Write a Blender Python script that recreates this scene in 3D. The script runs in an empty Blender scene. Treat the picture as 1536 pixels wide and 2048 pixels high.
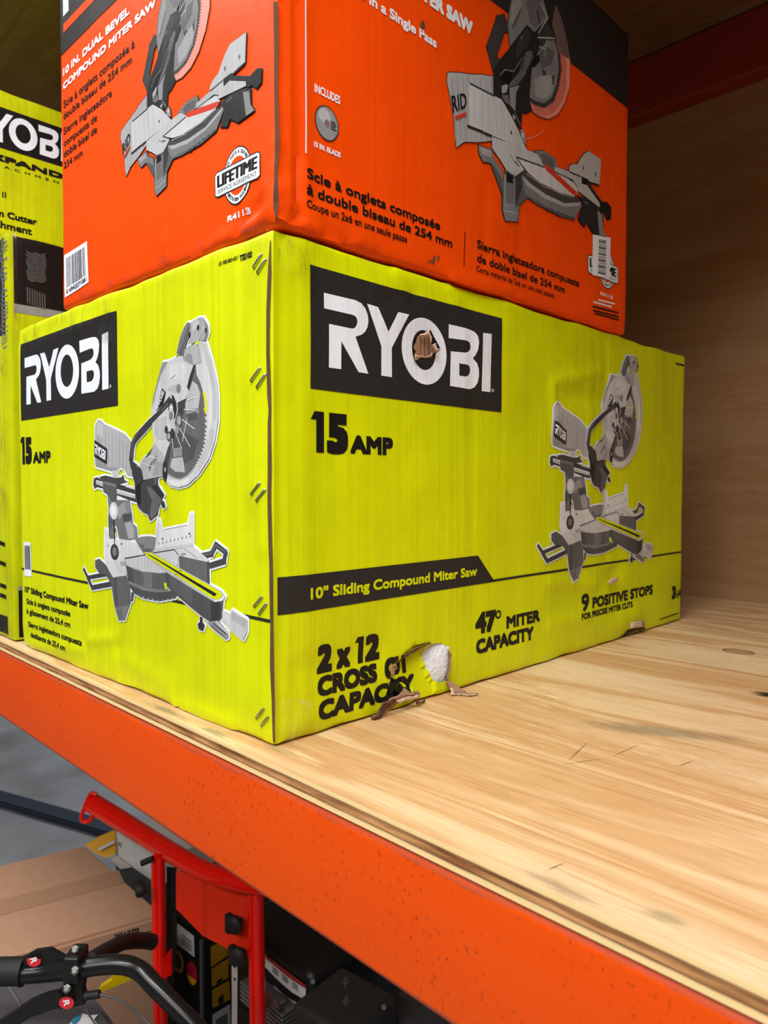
import bpy, bmesh, math, random
from mathutils import Vector, Matrix, noise
from mathutils.geometry import tessellate_polygon, intersect_point_line
random.seed(7)
S = bpy.context.scene
COL = S.collection
V3 = Vector
# ------------------------------------------------------------------ camera
CAM = V3((0.50065, -0.38139, 0.22415))
YAW, PITCH, ROLL = -0.7716128, -0.0353432, 0.0019706
FPX = 1477.09
_d = V3((math.sin(YAW)*math.cos(PITCH), math.cos(YAW)*math.cos(PITCH), math.sin(PITCH)))
_r0 = V3((math.cos(YAW), -math.sin(YAW), 0)); _u0 = _r0.cross(_d)
_r = _r0*math.cos(ROLL)+_u0*math.sin(ROLL); _u = -_r0*math.sin(ROLL)+_u0*math.cos(ROLL)
cam = bpy.data.cameras.new('camera'); co = bpy.data.objects.new('camera', cam); COL.objects.link(co)
cam.sensor_fit = 'HORIZONTAL'; cam.sensor_width = 36.0; cam.lens = FPX/1536*36
cam.clip_start = 0.01; cam.clip_end = 100
cam.dof.use_dof = True; cam.dof.focus_distance = 0.74; cam.dof.aperture_fstop = 14
co.matrix_world = Matrix(((_r.x, _u.x, -_d.x, CAM.x), (_r.y, _u.y, -_d.y, CAM.y), (_r.z, _u.z, -_d.z, CAM.z), (0, 0, 0, 1)))
S.camera = co
# ------------------------------------------------------------------ view, world, light
S.view_settings.view_transform = 'Standard'; S.view_settings.look = 'None'
S.view_settings.gamma = 1.0; S.view_settings.exposure = 0.0; S.view_settings.use_curve_mapping = False
w = bpy.data.worlds.new('store_interior'); S.world = w; w.use_nodes = True
w.node_tree.nodes['Background'].inputs[0].default_value = (1.0, 0.95, 0.88, 1)
w.node_tree.nodes['Background'].inputs[1].default_value = 0.08
def area(name, loc, target, sx, sy, power, color):
    l = bpy.data.lights.new(name, 'AREA'); l.shape = 'RECTANGLE'; l.size = sx; l.size_y = sy
    l.energy = power; l.color = color
    o = bpy.data.objects.new(name, l); COL.objects.link(o); o.location = loc
    o.rotation_euler = (V3(target)-V3(loc)).to_track_quat('-Z', 'Y').to_euler(); return o
area('ceiling_light', (1.3, -1.4, 3.0), (-0.1, 0.1, 0.2), 3.0, 0.5, 150, (1.0, 0.99, 0.975))
area('ceiling_light', (-2.0, -1.5, 3.0), (-0.5, 0.0, 0.2), 3.0, 0.5, 62, (1.0, 0.99, 0.975))
area('ceiling_light', (1.4, -3.6, 2.8), (0.0, 0.3, 0.0), 5.0, 0.6, 130, (1.0, 0.99, 0.975))
area('ceiling_light', (-3.6, 2.9, 2.6), (-3.4, 1.6, -1.2), 1.6, 0.5, 120, (0.92, 0.97, 1.0))

# ------------------------------------------------------------------ picture-plane helpers (photo is 1536 x 2048)
def ray(x, y): return _d+_r*((x-768)/FPX)-_u*((y-1024)/FPX)
def on(axis, val, x, y):
    v = ray(x, y); return CAM+v*((val-CAM[axis])/v[axis])
def dep(x, y, z): return CAM+ray(x, y)*z
# ------------------------------------------------------------------ materials
def sl(c):
    return tuple((x/255/12.92 if x/255 <= 0.04045 else ((x/255+0.055)/1.055)**2.4) for x in c)
class NT:
    def __init__(s, m): s.m = m; s.t = m.node_tree; s.n = s.t.nodes; s.l = s.t.links; s.b = s.n['Principled BSDF']
    def new(s, t, **k):
        n = s.n.new(t)
        for a, v in k.items(): setattr(n, a, v)
        return n
    def link(s, a, b): s.l.new(a, b)
    def coord(s, scale=(1, 1, 1), out='Object', rot=(0, 0, 0), loc=(0, 0, 0)):
        t = s.new('ShaderNodeTexCoord'); m = s.new('ShaderNodeMapping')
        m.inputs['Scale'].default_value = scale; m.inputs['Rotation'].default_value = rot; m.inputs['Location'].default_value = loc
        s.link(t.outputs[out], m.inputs[0]); return m.outputs[0]
    def noise(s, vec, scale=5, detail=4, rough=0.55, dist=0):
        n = s.new('ShaderNodeTexNoise'); n.inputs['Scale'].default_value = scale; n.inputs['Detail'].default_value = detail
        n.inputs['Roughness'].default_value = rough; n.inputs['Distortion'].default_value = dist
        if vec is not None: s.link(vec, n.inputs['Vector'])
        return n.outputs['Fac']
    def ramp(s, fac, stops):
        r = s.new('ShaderNodeValToRGB'); e = r.color_ramp.elements
        while len(e) < len(stops): e.new(0.5)
        for el, (p, c) in zip(e, stops): el.position = p; el.color = (*c, 1) if len(c) == 3 else c
        s.link(fac, r.inputs[0]); return r.outputs[0]
    def mix(s, fac, a, b, mode='MIX'):
        m = s.new('ShaderNodeMix', data_type='RGBA', blend_type=mode)
        for sock, v in ((m.inputs[0], fac), (m.inputs[6], a), (m.inputs[7], b)):
            if hasattr(v, 'is_linked'): s.link(v, sock)
            elif isinstance(v, (int, float)): sock.default_value = v
            else: sock.default_value = (*v[:3], 1)
        return m.outputs[2]
    def math(s, op, a, b=0.0, c=None):
        m = s.new('ShaderNodeMath', operation=op)
        for i, v in enumerate((a, b) if c is None else (a, b, c)):
            if hasattr(v, 'is_linked'): s.link(v, m.inputs[i])
            else: m.inputs[i].default_value = v
        return m.outputs[0]
    def bump(s, h, strength=0.3, dist=0.002):
        b = s.new('ShaderNodeBump'); b.inputs['Strength'].default_value = strength; b.inputs['Distance'].default_value = dist
        s.link(h, b.inputs['Height']); s.link(b.outputs[0], s.b.inputs['Normal'])
def mat(name, col, rough=0.5, metal=0.0, spec=0.5):
    m = bpy.data.materials.new(name); m.use_nodes = True; t = NT(m)
    t.b.inputs['Base Color'].default_value = (*col, 1); t.b.inputs['Roughness'].default_value = rough
    t.b.inputs['Metallic'].default_value = metal; t.b.inputs['Specular IOR Level'].default_value = spec
    return m, t
def flat(name, rgb, rough=0.5, metal=0.0, spec=0.4, grain=0.10):
    m, t = mat(name, sl(rgb), rough, metal, spec)
    n = t.noise(t.coord(), 60, 3)
    c = sl(rgb)
    t.link(t.mix(n, tuple(x*(1-grain) for x in c), tuple(min(1, x*(1+grain)) for x in c)), t.b.inputs['Base Color'])
    return m
def carton_mat(name, rgb, rough=0.42, flute=0.35, dirt=0.10):
    """printed corrugated board: vertical flutes that telegraph through, soft dents, a little dirt"""
    m, t = mat(name, sl(rgb), rough, 0, 0.22)
    fl = t.noise(t.coord((190, 190, 1.2)), 1.0, 2, 0.5)
    soft = t.noise(t.coord((1, 1, 0.6)), 16, 3, 0.5)
    fine = t.noise(t.coord(), 150, 2, 0.5)
    h = t.math('ADD', t.math('MULTIPLY', fl, flute), t.math('ADD', t.math('MULTIPLY', soft, 1.6), t.math('MULTIPLY', fine, 0.12)))
    t.bump(h, 0.55, 0.0016)
    c = sl(rgb)
    patch = t.ramp(t.noise(t.coord((1, 1, 0.8)), 7, 6, 0.65), [(0.45, (1, 1, 1)), (0.78, (1-dirt*2.2,)*3)])
    streak = t.ramp(fl, [(0.3, (1-dirt*0.9,)*3), (0.62, (1, 1, 1))])
    t.link(t.mix(1.0, t.mix(1.0, c, patch, 'MULTIPLY'), streak, 'MULTIPLY'), t.b.inputs['Base Color'])
    return m
M = {}
M['lime'] = carton_mat('lime_printed_board', (216, 226, 0))
M['lime2'] = carton_mat('lime_printed_board_worn', (206, 212, 4), dirt=0.16)
M['orange'] = carton_mat('orange_printed_board', (252, 78, 4), flute=0.25, dirt=0.05, rough=0.36)
M['ink'] = carton_mat('black_print', (44, 42, 41), rough=0.45, dirt=0.08)
M['inkdeep'] = carton_mat('deep_black_print', (26, 24, 23), rough=0.45, dirt=0.08)
M['white'] = carton_mat('white_print', (240, 245, 254), rough=0.45, dirt=0.08)
M['red_print'] = carton_mat('red_print', (214, 60, 40))
M['yellow_print'] = carton_mat('lime_print', (214, 224, 0))
M['pink_print'] = carton_mat('pink_print', (246, 150, 132))
def grey(v):
    k = 'grey%d' % v
    if k not in M: M[k] = carton_mat('grey_print', (v, v, v+2), dirt=0.12)
    return M[k]
M['kraft'] = flat('kraft_board', (150, 112, 84), 0.85, grain=0.25)
M['kraft_dark'] = flat('kraft_board_edge', (92, 62, 42), 0.9, grain=0.35)
M['kraft_light'] = flat('kraft_torn_fibre', (196, 166, 142), 0.9, grain=0.2)
M['black'] = flat('black_plastic', (22, 21, 20), 0.42)
M['black_matt'] = flat('black_rubber', (26, 25, 24), 0.62)
M['black_paint'] = flat('black_painted_tube', (24, 23, 22), 0.25)
M['steel'] = flat('zinc_steel', (150, 150, 146), 0.4, 1.0)
M['staple'] = flat('staple_wire', (176, 176, 168), 0.3, 0.9)
M['red'] = flat('red_gloss_paint', (244, 20, 4), 0.16, grain=0.04)
M['redpanel'] = flat('orange_red_panel', (230, 44, 8), 0.38, grain=0.05)
M['white_label'] = flat('white_label_paper', (226, 226, 222), 0.55, grain=0.03)
M['yellow'] = flat('yellow_plastic', (222, 160, 10), 0.45)
M['yellow_bright'] = flat('yellow_lever_plastic', (214, 182, 10), 0.4)
M['sticker_red'] = flat('red_sticker', (206, 40, 52), 0.4)
M['sticker_blue'] = flat('blue_sticker', (40, 140, 170), 0.4)
M['hood'] = flat('dark_grey_hood', (74, 72, 74), 0.5)
M['bluebar'] = flat('dark_blue_painted_steel', (34, 44, 58), 0.45)
M['foam'] = None
def foam_mat():
    m, t = mat('white_foam', sl((232, 238, 250)), 0.55)
    v = t.new('ShaderNodeTexVoronoi'); v.inputs['Scale'].default_value = 260; t.link(t.coord(), v.inputs['Vector'])
    t.bump(v.outputs['Distance'], 0.35, 0.002)
    t.b.inputs['Subsurface Weight'].default_value = 0.2; t.b.inputs['Subsurface Radius'].default_value = (0.01, 0.01, 0.01)
    return m
M['foam'] = foam_mat()
def tape_mat():
    m = bpy.data.materials.new('clear_packing_tape'); m.use_nodes = True; t = NT(m)
    t.b.inputs['Base Color'].default_value = (0.9, 0.9, 0.9, 1); t.b.inputs['Metallic'].default_value = 1.0; t.b.inputs['Roughness'].default_value = 0.18
    t.bump(t.noise(t.coord((1, 1, 0.5)), 60, 3, 0.6, 0.6), 0.7, 0.003)
    tr = t.new('ShaderNodeBsdfTransparent'); mx = t.new('ShaderNodeMixShader')
    n = t.ramp(t.noise(t.coord((1, 1, 0.45)), 38, 4, 0.6, 0.8), [(0.53, (0, 0, 0)), (0.66, (0.38,)*3)])
    f = t.math('ADD', n, 0.035)
    t.link(f, mx.inputs[0]); t.link(tr.outputs[0], mx.inputs[1]); t.link(t.b.outputs[0], mx.inputs[2])
    t.link(mx.outputs[0], t.n['Material Output'].inputs[0]); return m
M['tape'] = tape_mat()
def plywood(name, tint=1.0, spots=(), sat=1.0, rough=0.5, soft=0.0):
    """rotary-cut softwood face: long early/late wood bands along x, pale scratches, stains with their own shape"""
    m, t = mat(name, (0.5, 0.3, 0.15), rough, 0, 0.35)
    warp = t.noise(t.coord((0.9, 3.5, 1)), 1.3, 3, 0.5)
    cb = t.new('ShaderNodeCombineXYZ'); t.link(t.math('MULTIPLY', warp, 0.35), cb.inputs[1])
    va = t.new('ShaderNodeVectorMath', operation='ADD'); t.link(t.coord((0.95, 8, 8)), va.inputs[0]); t.link(cb.outputs[0], va.inputs[1])
    bands = t.noise(va.outputs[0], 1.5, 4, 0.55, 0.9)
    c = t.ramp(bands, [(0.30, sl((228, 200, 166))), (0.42, sl((222, 190, 152))), (0.49, sl((206, 166, 122))), (0.53, sl((200, 156, 110))), (0.57, sl((222, 190, 150))), (0.75, sl((232, 208, 178)))])
    lines = t.noise(t.coord((7.0, 150, 150)), 1.0, 6, 0.65, 0.6)
    c = t.mix(0.55, c, t.ramp(lines, [(0.32, (0.72, 0.64, 0.55)), (0.46, (0.98, 0.97, 0.96)), (0.60, (1.0, 1.0, 1.0)), (0.72, (1.10, 1.10, 1.10))]), 'MULTIPLY')
    c = t.mix(soft, c, sl((190, 146, 104)))
    fine = t.noise(t.coord((22, 460, 460)), 1.0, 3, 0.6)
    c = t.mix(0.75*(1-soft), c, t.ramp(fine, [(0.3, (0.80, 0.74, 0.68)), (0.55, (1.0, 1.0, 1.0)), (0.8, (1.08, 1.08, 1.06))]), 'MULTIPLY')
    pale = t.ramp(t.noise(t.coord((30, 520, 520)), 1.0, 2, 0.5), [(0.60, (0, 0, 0)), (0.68, (1, 1, 1))])
    big = t.ramp(t.noise(t.coord((1.2, 2.2, 1)), 2.0, 3), [(0.45, (0, 0, 0)), (0.6, (1, 1, 1))])
    c = t.mix(t.math('MULTIPLY', t.math('MULTIPLY', pale, big), 0.75*(1-soft)), c, sl((255, 236, 200)))
    dirt = t.ramp(t.noise(t.coord((1.5, 3, 1)), 3.2, 6, 0.7), [(0.55, (0, 0, 0)), (0.8, (1, 1, 1))])
    c = t.mix(t.math('MULTIPLY', dirt, 0.35), c, sl((120, 100, 78)))
    for (px, py, rx, ry, ang, rgb, st, ring) in spots:
        ca = t.coord((1, 1, 0), loc=(-px, -py, 0)); mp = t.new('ShaderNodeMapping'); mp.inputs['Rotation'].default_value = (0, 0, -ang); t.link(ca, mp.inputs[0])
        sc = t.new('ShaderNodeVectorMath', operation='MULTIPLY'); sc.inputs[1].default_value = (1/rx, 1/ry, 0); t.link(mp.outputs[0], sc.inputs[0])
        ln = t.new('ShaderNodeVectorMath', operation='LENGTH'); t.link(sc.outputs[0], ln.inputs[0])
        d = t.math('ADD', ln.outputs['Value'], t.math('MULTIPLY', t.math('SUBTRACT', t.noise(t.coord((45, 260, 1)), 1.0, 5, 0.7), 0.5), 2.0 if not ring and ry > 0.002 else 0.9 if not ring else 0.25))
        if ring: f = t.ramp(d, [(0.35, (0.45,)*3), (0.75, (0.5,)*3), (0.9, (1,)*3), (1.1, (0,)*3)])
        else: f = t.ramp(d, [(0.35, (1,)*3), (1.1, (0,)*3)])
        c = t.mix(t.math('MULTIPLY', f, st), c, sl(rgb))
    c = t.mix(1.0, c, (0.99, 0.955, 0.87), 'MULTIPLY')
    if tint != 1.0 or sat != 1.0: c = t.mix(1.0, c, (tint, tint*0.96, tint*0.9), 'MULTIPLY')
    t.link(c, t.b.inputs['Base Color'])
    t.bump(fine, 0.25, 0.001); return m
def ply_edge_mat():
    m, t = mat('plywood_edge', (0.5, 0.3, 0.15), 0.75, 0, 0.2)
    s = t.new('ShaderNodeSeparateXYZ'); tc = t.new('ShaderNodeTexCoord'); t.link(tc.outputs['Object'], s.inputs[0])
    f = t.math('DIVIDE', s.outputs['Z'], -0.0150)
    wob = t.noise(t.coord((12, 1, 1)), 2.0, 4, 0.6)
    f = t.math('ADD', f, t.math('MULTIPLY', t.math('SUBTRACT', wob, 0.5), 0.07))
    c = t.ramp(f, [(0.0, sl((246, 216, 156))), (0.21, sl((240, 206, 146))), (0.27, sl((150, 104, 66))), (0.40, sl((176, 126, 84))), (0.47, sl((214, 160, 104))), (0.62, sl((206, 150, 96))), (0.68, sl((134, 92, 58))), (0.76, sl((242, 208, 148))), (1.0, sl((246, 214, 154)))])
    dk = t.ramp(t.noise(t.coord((16, 1, 260)), 1.0, 4, 0.6), [(0.40, (1, 1, 1)), (0.62, (0.42, 0.33, 0.27))])
    mid = t.ramp(f, [(0.2, (0, 0, 0)), (0.3, (1, 1, 1)), (0.7, (1, 1, 1)), (0.8, (0, 0, 0))])
    c = t.mix(mid, c, t.mix(1.0, c, dk, 'MULTIPLY'))
    t.link(c, t.b.inputs['Base Color']); return m
def beam_mat():
    m, t = mat('orange_rack_paint', sl((226, 80, 2)), 0.45, 0, 0.25)
    spk = t.ramp(t.noise(t.coord((1, 1, 0.75)), 260, 2, 0.6), [(0.60, (0, 0, 0)), (0.68, (1, 1, 1))])
    dens = t.ramp(t.noise(t.coord(), 9, 4, 0.6), [(0.38, (0, 0, 0)), (0.6, (1, 1, 1))])
    c = t.mix(t.noise(t.coord((1.2, 1, 3)), 4, 4), sl((232, 82, 2)), sl((222, 70, 0)))
    c = t.mix(t.math('MULTIPLY', t.math('MULTIPLY', spk, dens), 0.75), c, sl((120, 44, 16)))
    s = t.new('ShaderNodeSeparateXYZ'); tc = t.new('ShaderNodeTexCoord'); t.link(tc.outputs['Object'], s.inputs[0])
    z = s.outputs['Z']; wn = t.noise(t.coord((9, 9, 30)), 1.0, 5, 0.65)
    top = t.math('MULTIPLY', t.ramp(t.math('ADD', z, 0.0), [(0.0, (0, 0, 0)), (1, (1, 1, 1))]), 1.0)
    e1 = t.math('GREATER_THAN', t.math('ADD', z, t.math('MULTIPLY', wn, 0.014)), -0.0140)
    e2 = t.math('LESS_THAN', t.math('SUBTRACT', z, t.math('MULTIPLY', wn, 0.010)), -0.1150)
    e = t.math('MAXIMUM', e1, e2)
    c = t.mix(t.math('MULTIPLY', e, 0.55), c, sl((150, 76, 56)))
    t.link(c, t.b.inputs['Base Color'])
    t.bump(t.noise(t.coord(), 120, 3), 0.12, 0.001); return m
def concrete():
    m, t = mat('polished_concrete', sl((126, 126, 130)), 0.22, 0, 0.5)
    n = t.noise(t.coord(), 1.6, 6, 0.6)
    t.link(t.ramp(n, [(0.3, sl((104, 104, 106))), (0.7, sl((146, 148, 152)))]), t.b.inputs['Base Color'])
    t.link(t.math('ADD', t.math('MULTIPLY', n, 0.25), 0.16), t.b.inputs['Roughness']); return m
M['concrete'] = concrete(); M['ply_edge'] = ply_edge_mat(); M['beam'] = beam_mat()
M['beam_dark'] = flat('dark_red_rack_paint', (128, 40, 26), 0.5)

# ------------------------------------------------------------------ object helpers
def thing(name, label, cat, loc=(0, 0, 0), group=None):
    o = bpy.data.objects.new(name, None); COL.objects.link(o); o.location = loc; o.empty_display_size = 0.05
    o['label'] = label; o['category'] = cat
    if group: o['group'] = group
    return o
def tag(o, label, cat, group=None):
    o['label'] = label; o['category'] = cat
    if group: o['group'] = group
def root_loc(p):
    l = V3((0, 0, 0))
    while p is not None: l = l+p.location; p = p.parent
    return l
def link(name, me, mats, parent=None, smooth=None, loc=None):
    o = bpy.data.objects.new(name, me); COL.objects.link(o)
    for m in (mats if isinstance(mats, (list, tuple)) else [mats]): me.materials.append(m)
    sh = root_loc(parent) if parent is not None else V3(loc or (0, 0, 0))
    if sh.length > 0: me.transform(Matrix.Translation(-sh))
    if parent is not None: o.parent = parent
    else: o.location = sh
    if smooth is not None:
        me.polygons.foreach_set('use_smooth', [True]*len(me.polygons))
        if smooth < 180: me.set_sharp_from_angle(angle=math.radians(smooth))
    me.update(); return o
def from_bm(name, bm, mats, parent=None, smooth=None, loc=None):
    me = bpy.data.meshes.new(name); bm.to_mesh(me); bm.free(); return link(name, me, mats, parent, smooth, loc)
def bm_box(bm, lo, hi, bev=0.0, seg=2, M4=None, mi=0):
    lo = V3(lo); hi = V3(hi); b = bmesh.new()
    bmesh.ops.create_cube(b, size=1, matrix=Matrix.Translation((lo+hi)/2) @ Matrix.Diagonal((*(hi-lo), 1)))
    if bev: bmesh.ops.bevel(b, geom=b.edges[:], offset=bev, segments=seg, affect='EDGES', profile=0.5)
    if M4: bmesh.ops.transform(b, matrix=M4, verts=b.verts[:])
    for f in b.faces: f.material_index = mi
    me = bpy.data.meshes.new('t'); b.to_mesh(me); b.free(); bm.from_mesh(me); bpy.data.meshes.remove(me); return bm
def catmull(pts, n=6):
    pts = [V3(p) for p in pts]; out = []
    for i in range(len(pts)-1):
        p0 = pts[max(i-1, 0)]; p1 = pts[i]; p2 = pts[i+1]; p3 = pts[min(i+2, len(pts)-1)]
        for k in range(n):
            t = k/n
            out.append(0.5*((2*p1)+(p2-p0)*t+(2*p0-5*p1+4*p2-p3)*t*t+(3*p1-p0-3*p2+p3)*t**3))
    out.append(pts[-1]); return out
def bm_tube(bm, pts, rad, n=14, cap=True, closed=False):
    pts = [V3(p) for p in pts]; rings = []; up = None
    for i, p in enumerate(pts):
        a = pts[i-1] if (i > 0 or closed) else p; b = pts[(i+1) % len(pts)] if (i < len(pts)-1 or closed) else p
        t = (b-a).normalized()
        if up is None: up = t.orthogonal().normalized()
        up = (up-t*up.dot(t)).normalized(); s = t.cross(up)
        r = rad[i] if isinstance(rad, (list, tuple)) else rad
        rings.append([bm.verts.new(p+(up*math.cos(2*math.pi*k/n)+s*math.sin(2*math.pi*k/n))*r) for k in range(n)])
    m = len(rings)
    for i in range(m if closed else m-1):
        A = rings[i]; B = rings[(i+1) % m]
        for k in range(n): bm.faces.new((A[k], A[(k+1) % n], B[(k+1) % n], B[k]))
    if cap and not closed: bm.faces.new(rings[0][::-1]); bm.faces.new(rings[-1])
    return bm
def bm_lathe(bm, base, axis, prof, n=20):
    """prof: (distance along axis, radius)"""
    ax = V3(axis).normalized(); u = ax.orthogonal().normalized(); s = ax.cross(u); base = V3(base); rings = []
    for h, r in prof: rings.append([bm.verts.new(base+ax*h+(u*math.cos(2*math.pi*k/n)+s*math.sin(2*math.pi*k/n))*max(r, 1e-5)) for k in range(n)])
    for A, B in zip(rings, rings[1:]):
        for k in range(n): bm.faces.new((A[k], A[(k+1) % n], B[(k+1) % n], B[k]))
    bm.faces.new(rings[0][::-1]); bm.faces.new(rings[-1]); return bm
def bm_prism(bm, pts, vec):
    """polygon of 3-D points pushed along vec"""
    pts = [V3(p) for p in pts]; vec = V3(vec); A = [bm.verts.new(p) for p in pts]; B = [bm.verts.new(p+vec) for p in pts]; n = len(pts)
    for k in range(n): bm.faces.new((A[k], A[(k+1) % n], B[(k+1) % n], B[k]))
    bm.faces.new(A); bm.faces.new(B[::-1])
    bmesh.ops.recalc_face_normals(bm, faces=bm.faces[:]); return bm

# ------------------------------------------------------------------ cartons with a real, slightly crushed surface
def inside(p, poly):
    x, y = p; c = False; n = len(poly)
    for i in range(n):
        x1, y1 = poly[i]; x2, y2 = poly[i-1]
        if (y1 > y) != (y2 > y) and x < (x2-x1)*(y-y1)/(y2-y1)+x1: c = not c
    return c
def seg_d(p, a, b):
    ax, ay = a; bx, by = b; dx, dy = bx-ax, by-ay; L = dx*dx+dy*dy
    t = 0 if L == 0 else max(0, min(1, ((p[0]-ax)*dx+(p[1]-ay)*dy)/L))
    return math.hypot(p[0]-ax-dx*t, p[1]-ay-dy*t)
class Carton:
    """lo/hi corners; the two printed faces are 'A' (y = lo.y, seen from -y, u = x) and 'B' (x = hi.x, u = y); v = z"""
    def __init__(s, lo, hi, r=0.005, amp=0.0012, seed=0.0, step=0.006):
        s.lo = V3(lo); s.hi = V3(hi); s.r = r; s.amp = amp; s.seed = seed; s.step = step; s.feat = {'A': [], 'B': []}; s.holes = {'A': [], 'B': []}; s.root = None
    def pt(s, f, u, v): return V3((u, s.lo.y, v)) if f == 'A' else V3((s.hi.x, u, v))
    def uv(s, f, x, y):
        p = on(1, s.lo.y, x, y) if f == 'A' else on(0, s.hi.x, x, y)
        return (p.x, p.z) if f == 'A' else (p.y, p.z)
    def surf(s, p, off=0.0, face=None):
        q = V3([min(max(p[i], s.lo[i]+s.r), s.hi[i]-s.r) for i in range(3)]); n = (p-q).normalized()
        a = s.amp*(noise.noise(p*7+V3((s.seed, 0, 0)))+0.5*noise.noise(p*19+V3((0, s.seed, 0))))
        fs = []
        if face == 'A' or (face is None and abs(p.y-s.lo.y) < 1e-6): fs.append(('A', p.x, p.z))
        if face == 'B' or (face is None and abs(p.x-s.hi.x) < 1e-6): fs.append(('B', p.y, p.z))
        for f, u, v in fs:
            for g in s.feat[f]: a += g(u, v)
        # crushed rims
        et = min(abs(p.z-s.hi.z), abs(p.z-s.lo.z))
        if et < 0.03: a += -0.0022*(1-et/0.03)*(0.5+noise.noise(V3((p.x*22, p.y*22, s.seed+p.z))))
        z = 0.0
        if p.z > s.hi.z-0.02: z = -0.002*abs(noise.noise(V3((p.x*9, p.y*9, s.seed))))
        p3 = q+n*(s.r+a+off)+V3((0, 0, z))
        p3.z = min(max(p3.z, s.lo.z), s.hi.z); return p3
    def dent(s, f, u, v, su, sv, d):
        s.feat[f].append(lambda a, b: d*math.exp(-((a-u)/su)**2-((b-v)/sv)**2))
    def crease(s, f, a, b, wd, d):
        def g(x, y):
            e = seg_d((x, y), a, b)
            return d*math.exp(-(e/wd)**2) if e < wd*3 else 0.0
        s.feat[f].append(g)
    def axes(s, f): return (s.lo.x, s.hi.x, s.lo.z, s.hi.z) if f == 'A' else (s.lo.y, s.hi.y, s.lo.z, s.hi.z)
    def prep(s):
        """the two printed faces as one triangulated surface that board and prints share"""
        s.G = {}
        for f in 'AB':
            u0, u1, v0, v1 = s.axes(f); na = max(2, round((u1-u0)/s.step)); nb = max(2, round((v1-v0)/s.step)); du = (u1-u0)/na; dv = (v1-v0)/nb
            P = [[s.surf(s.pt(f, u0+i*du, v0+j*dv)) for j in range(nb+1)] for i in range(na+1)]
            N = []
            sg = -1 if f == 'A' else 1
            for i in range(na+1):
                row = []
                for j in range(nb+1):
                    tu = P[min(i+1, na)][j]-P[max(i-1, 0)][j]; tv = P[i][min(j+1, nb)]-P[i][max(j-1, 0)]
                    n = tu.cross(tv).normalized()
                    if n.dot(V3((0, -1, 0)) if f == 'A' else V3((1, 0, 0))) < 0: n = -n
                    row.append(n)
                N.append(row)
            s.G[f] = (u0, v0, du, dv, na, nb, P, N)
    def tri_at(s, f, u, v):
        u0, v0, du, dv, na, nb, P, N = s.G[f]
        i = min(max(int((u-u0)/du), 0), na-1); j = min(max(int((v-v0)/dv), 0), nb-1); low = (u-u0)/du-i >= (v-v0)/dv-j
        return i, j, low
    def at_tri(s, f, key, u, v, off):
        u0, v0, du, dv, na, nb, P, N = s.G[f]; i, j, low = key; x = (u-u0)/du-i; y = (v-v0)/dv-j
        if low: c = ((1-x, i, j), (x-y, i+1, j), (y, i+1, j+1))
        else: c = ((1-y, i, j), (x, i+1, j+1), (y-x, i, j+1))
        p = V3((0, 0, 0))
        for w_, a, b in c: p = p+(P[a][b]+N[a][b]*off)*w_
        return p
    def split(s, f, poly):
        u0, v0, du, dv, na, nb, P, N = s.G[f]
        out = [[((x-u0)/du, (y-v0)/dv) for x, y in poly]]
        for fn in ((lambda p: p[0]), (lambda p: p[1]), (lambda p: p[0]-p[1])):
            nxt = []
            for q in out:
                vals = [fn(p) for p in q]; lo_, hi_ = min(vals), max(vals); k = math.floor(lo_)+1; cur = q
                while k < hi_-1e-9:
                    A, B = [], []
                    for t in range(len(cur)):
                        p, r = cur[t], cur[(t+1) % len(cur)]; dp, dr = fn(p)-k, fn(r)-k
                        (A if dp < 0 else B).append(p)
                        if (dp < 0) != (dr < 0) and abs(dp-dr) > 1e-12:
                            w_ = dp/(dp-dr); m = (p[0]+(r[0]-p[0])*w_, p[1]+(r[1]-p[1])*w_); A.append(m); B.append(m)
                    if len(A) > 2: nxt.append(A)
                    cur = B
                    if len(cur) < 3: break
                    k += 1
                if len(cur) > 2: nxt.append(cur)
            out = nxt
        return [[(u0+x*du, v0+y*dv) for x, y in q] for q in out]
    def build(s, name, m, root):
        s.root = root; s.prep(); bm = bmesh.new(); lo, hi = s.lo, s.hi
        for f in 'AB':
            u0, v0, du, dv, na, nb, P, N = s.G[f]; vs = [[bm.verts.new(p) for p in row] for row in P]
            for i in range(na):
                for j in range(nb):
                    uc, vc = u0+(i+.5)*du, v0+(j+.5)*dv
                    near = any(min(p[0] for p in h)-du*2 < uc < max(p[0] for p in h)+du*2 and min(p[1] for p in h)-dv*2 < vc < max(p[1] for p in h)+dv*2 for h in s.holes[f])
                    if not near:
                        bm.faces.new((vs[i][j], vs[i+1][j], vs[i+1][j+1])); bm.faces.new((vs[i][j], vs[i+1][j+1], vs[i][j+1]))
                    else:
                        n = 8; loc = {}
                        for a in range(n):
                            for b in range(n):
                                c = (u0+(i+(a+.5)/n)*du, v0+(j+(b+.5)/n)*dv)
                                if any(inside(c, h) for h in s.holes[f]): continue
                                q = []
                                for da, db in ((0, 0), (1, 0), (1, 1), (0, 1)):
                                    k = (a+da, b+db)
                                    if k not in loc: loc[k] = bm.verts.new(s.at_tri(f, (i, j, k[0] >= k[1]), u0+(i+k[0]/n)*du, v0+(j+k[1]/n)*dv, 0))
                                    q.append(loc[k])
                                bm.faces.new((q[0], q[1], q[2])); bm.faces.new((q[0], q[2], q[3]))
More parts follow.
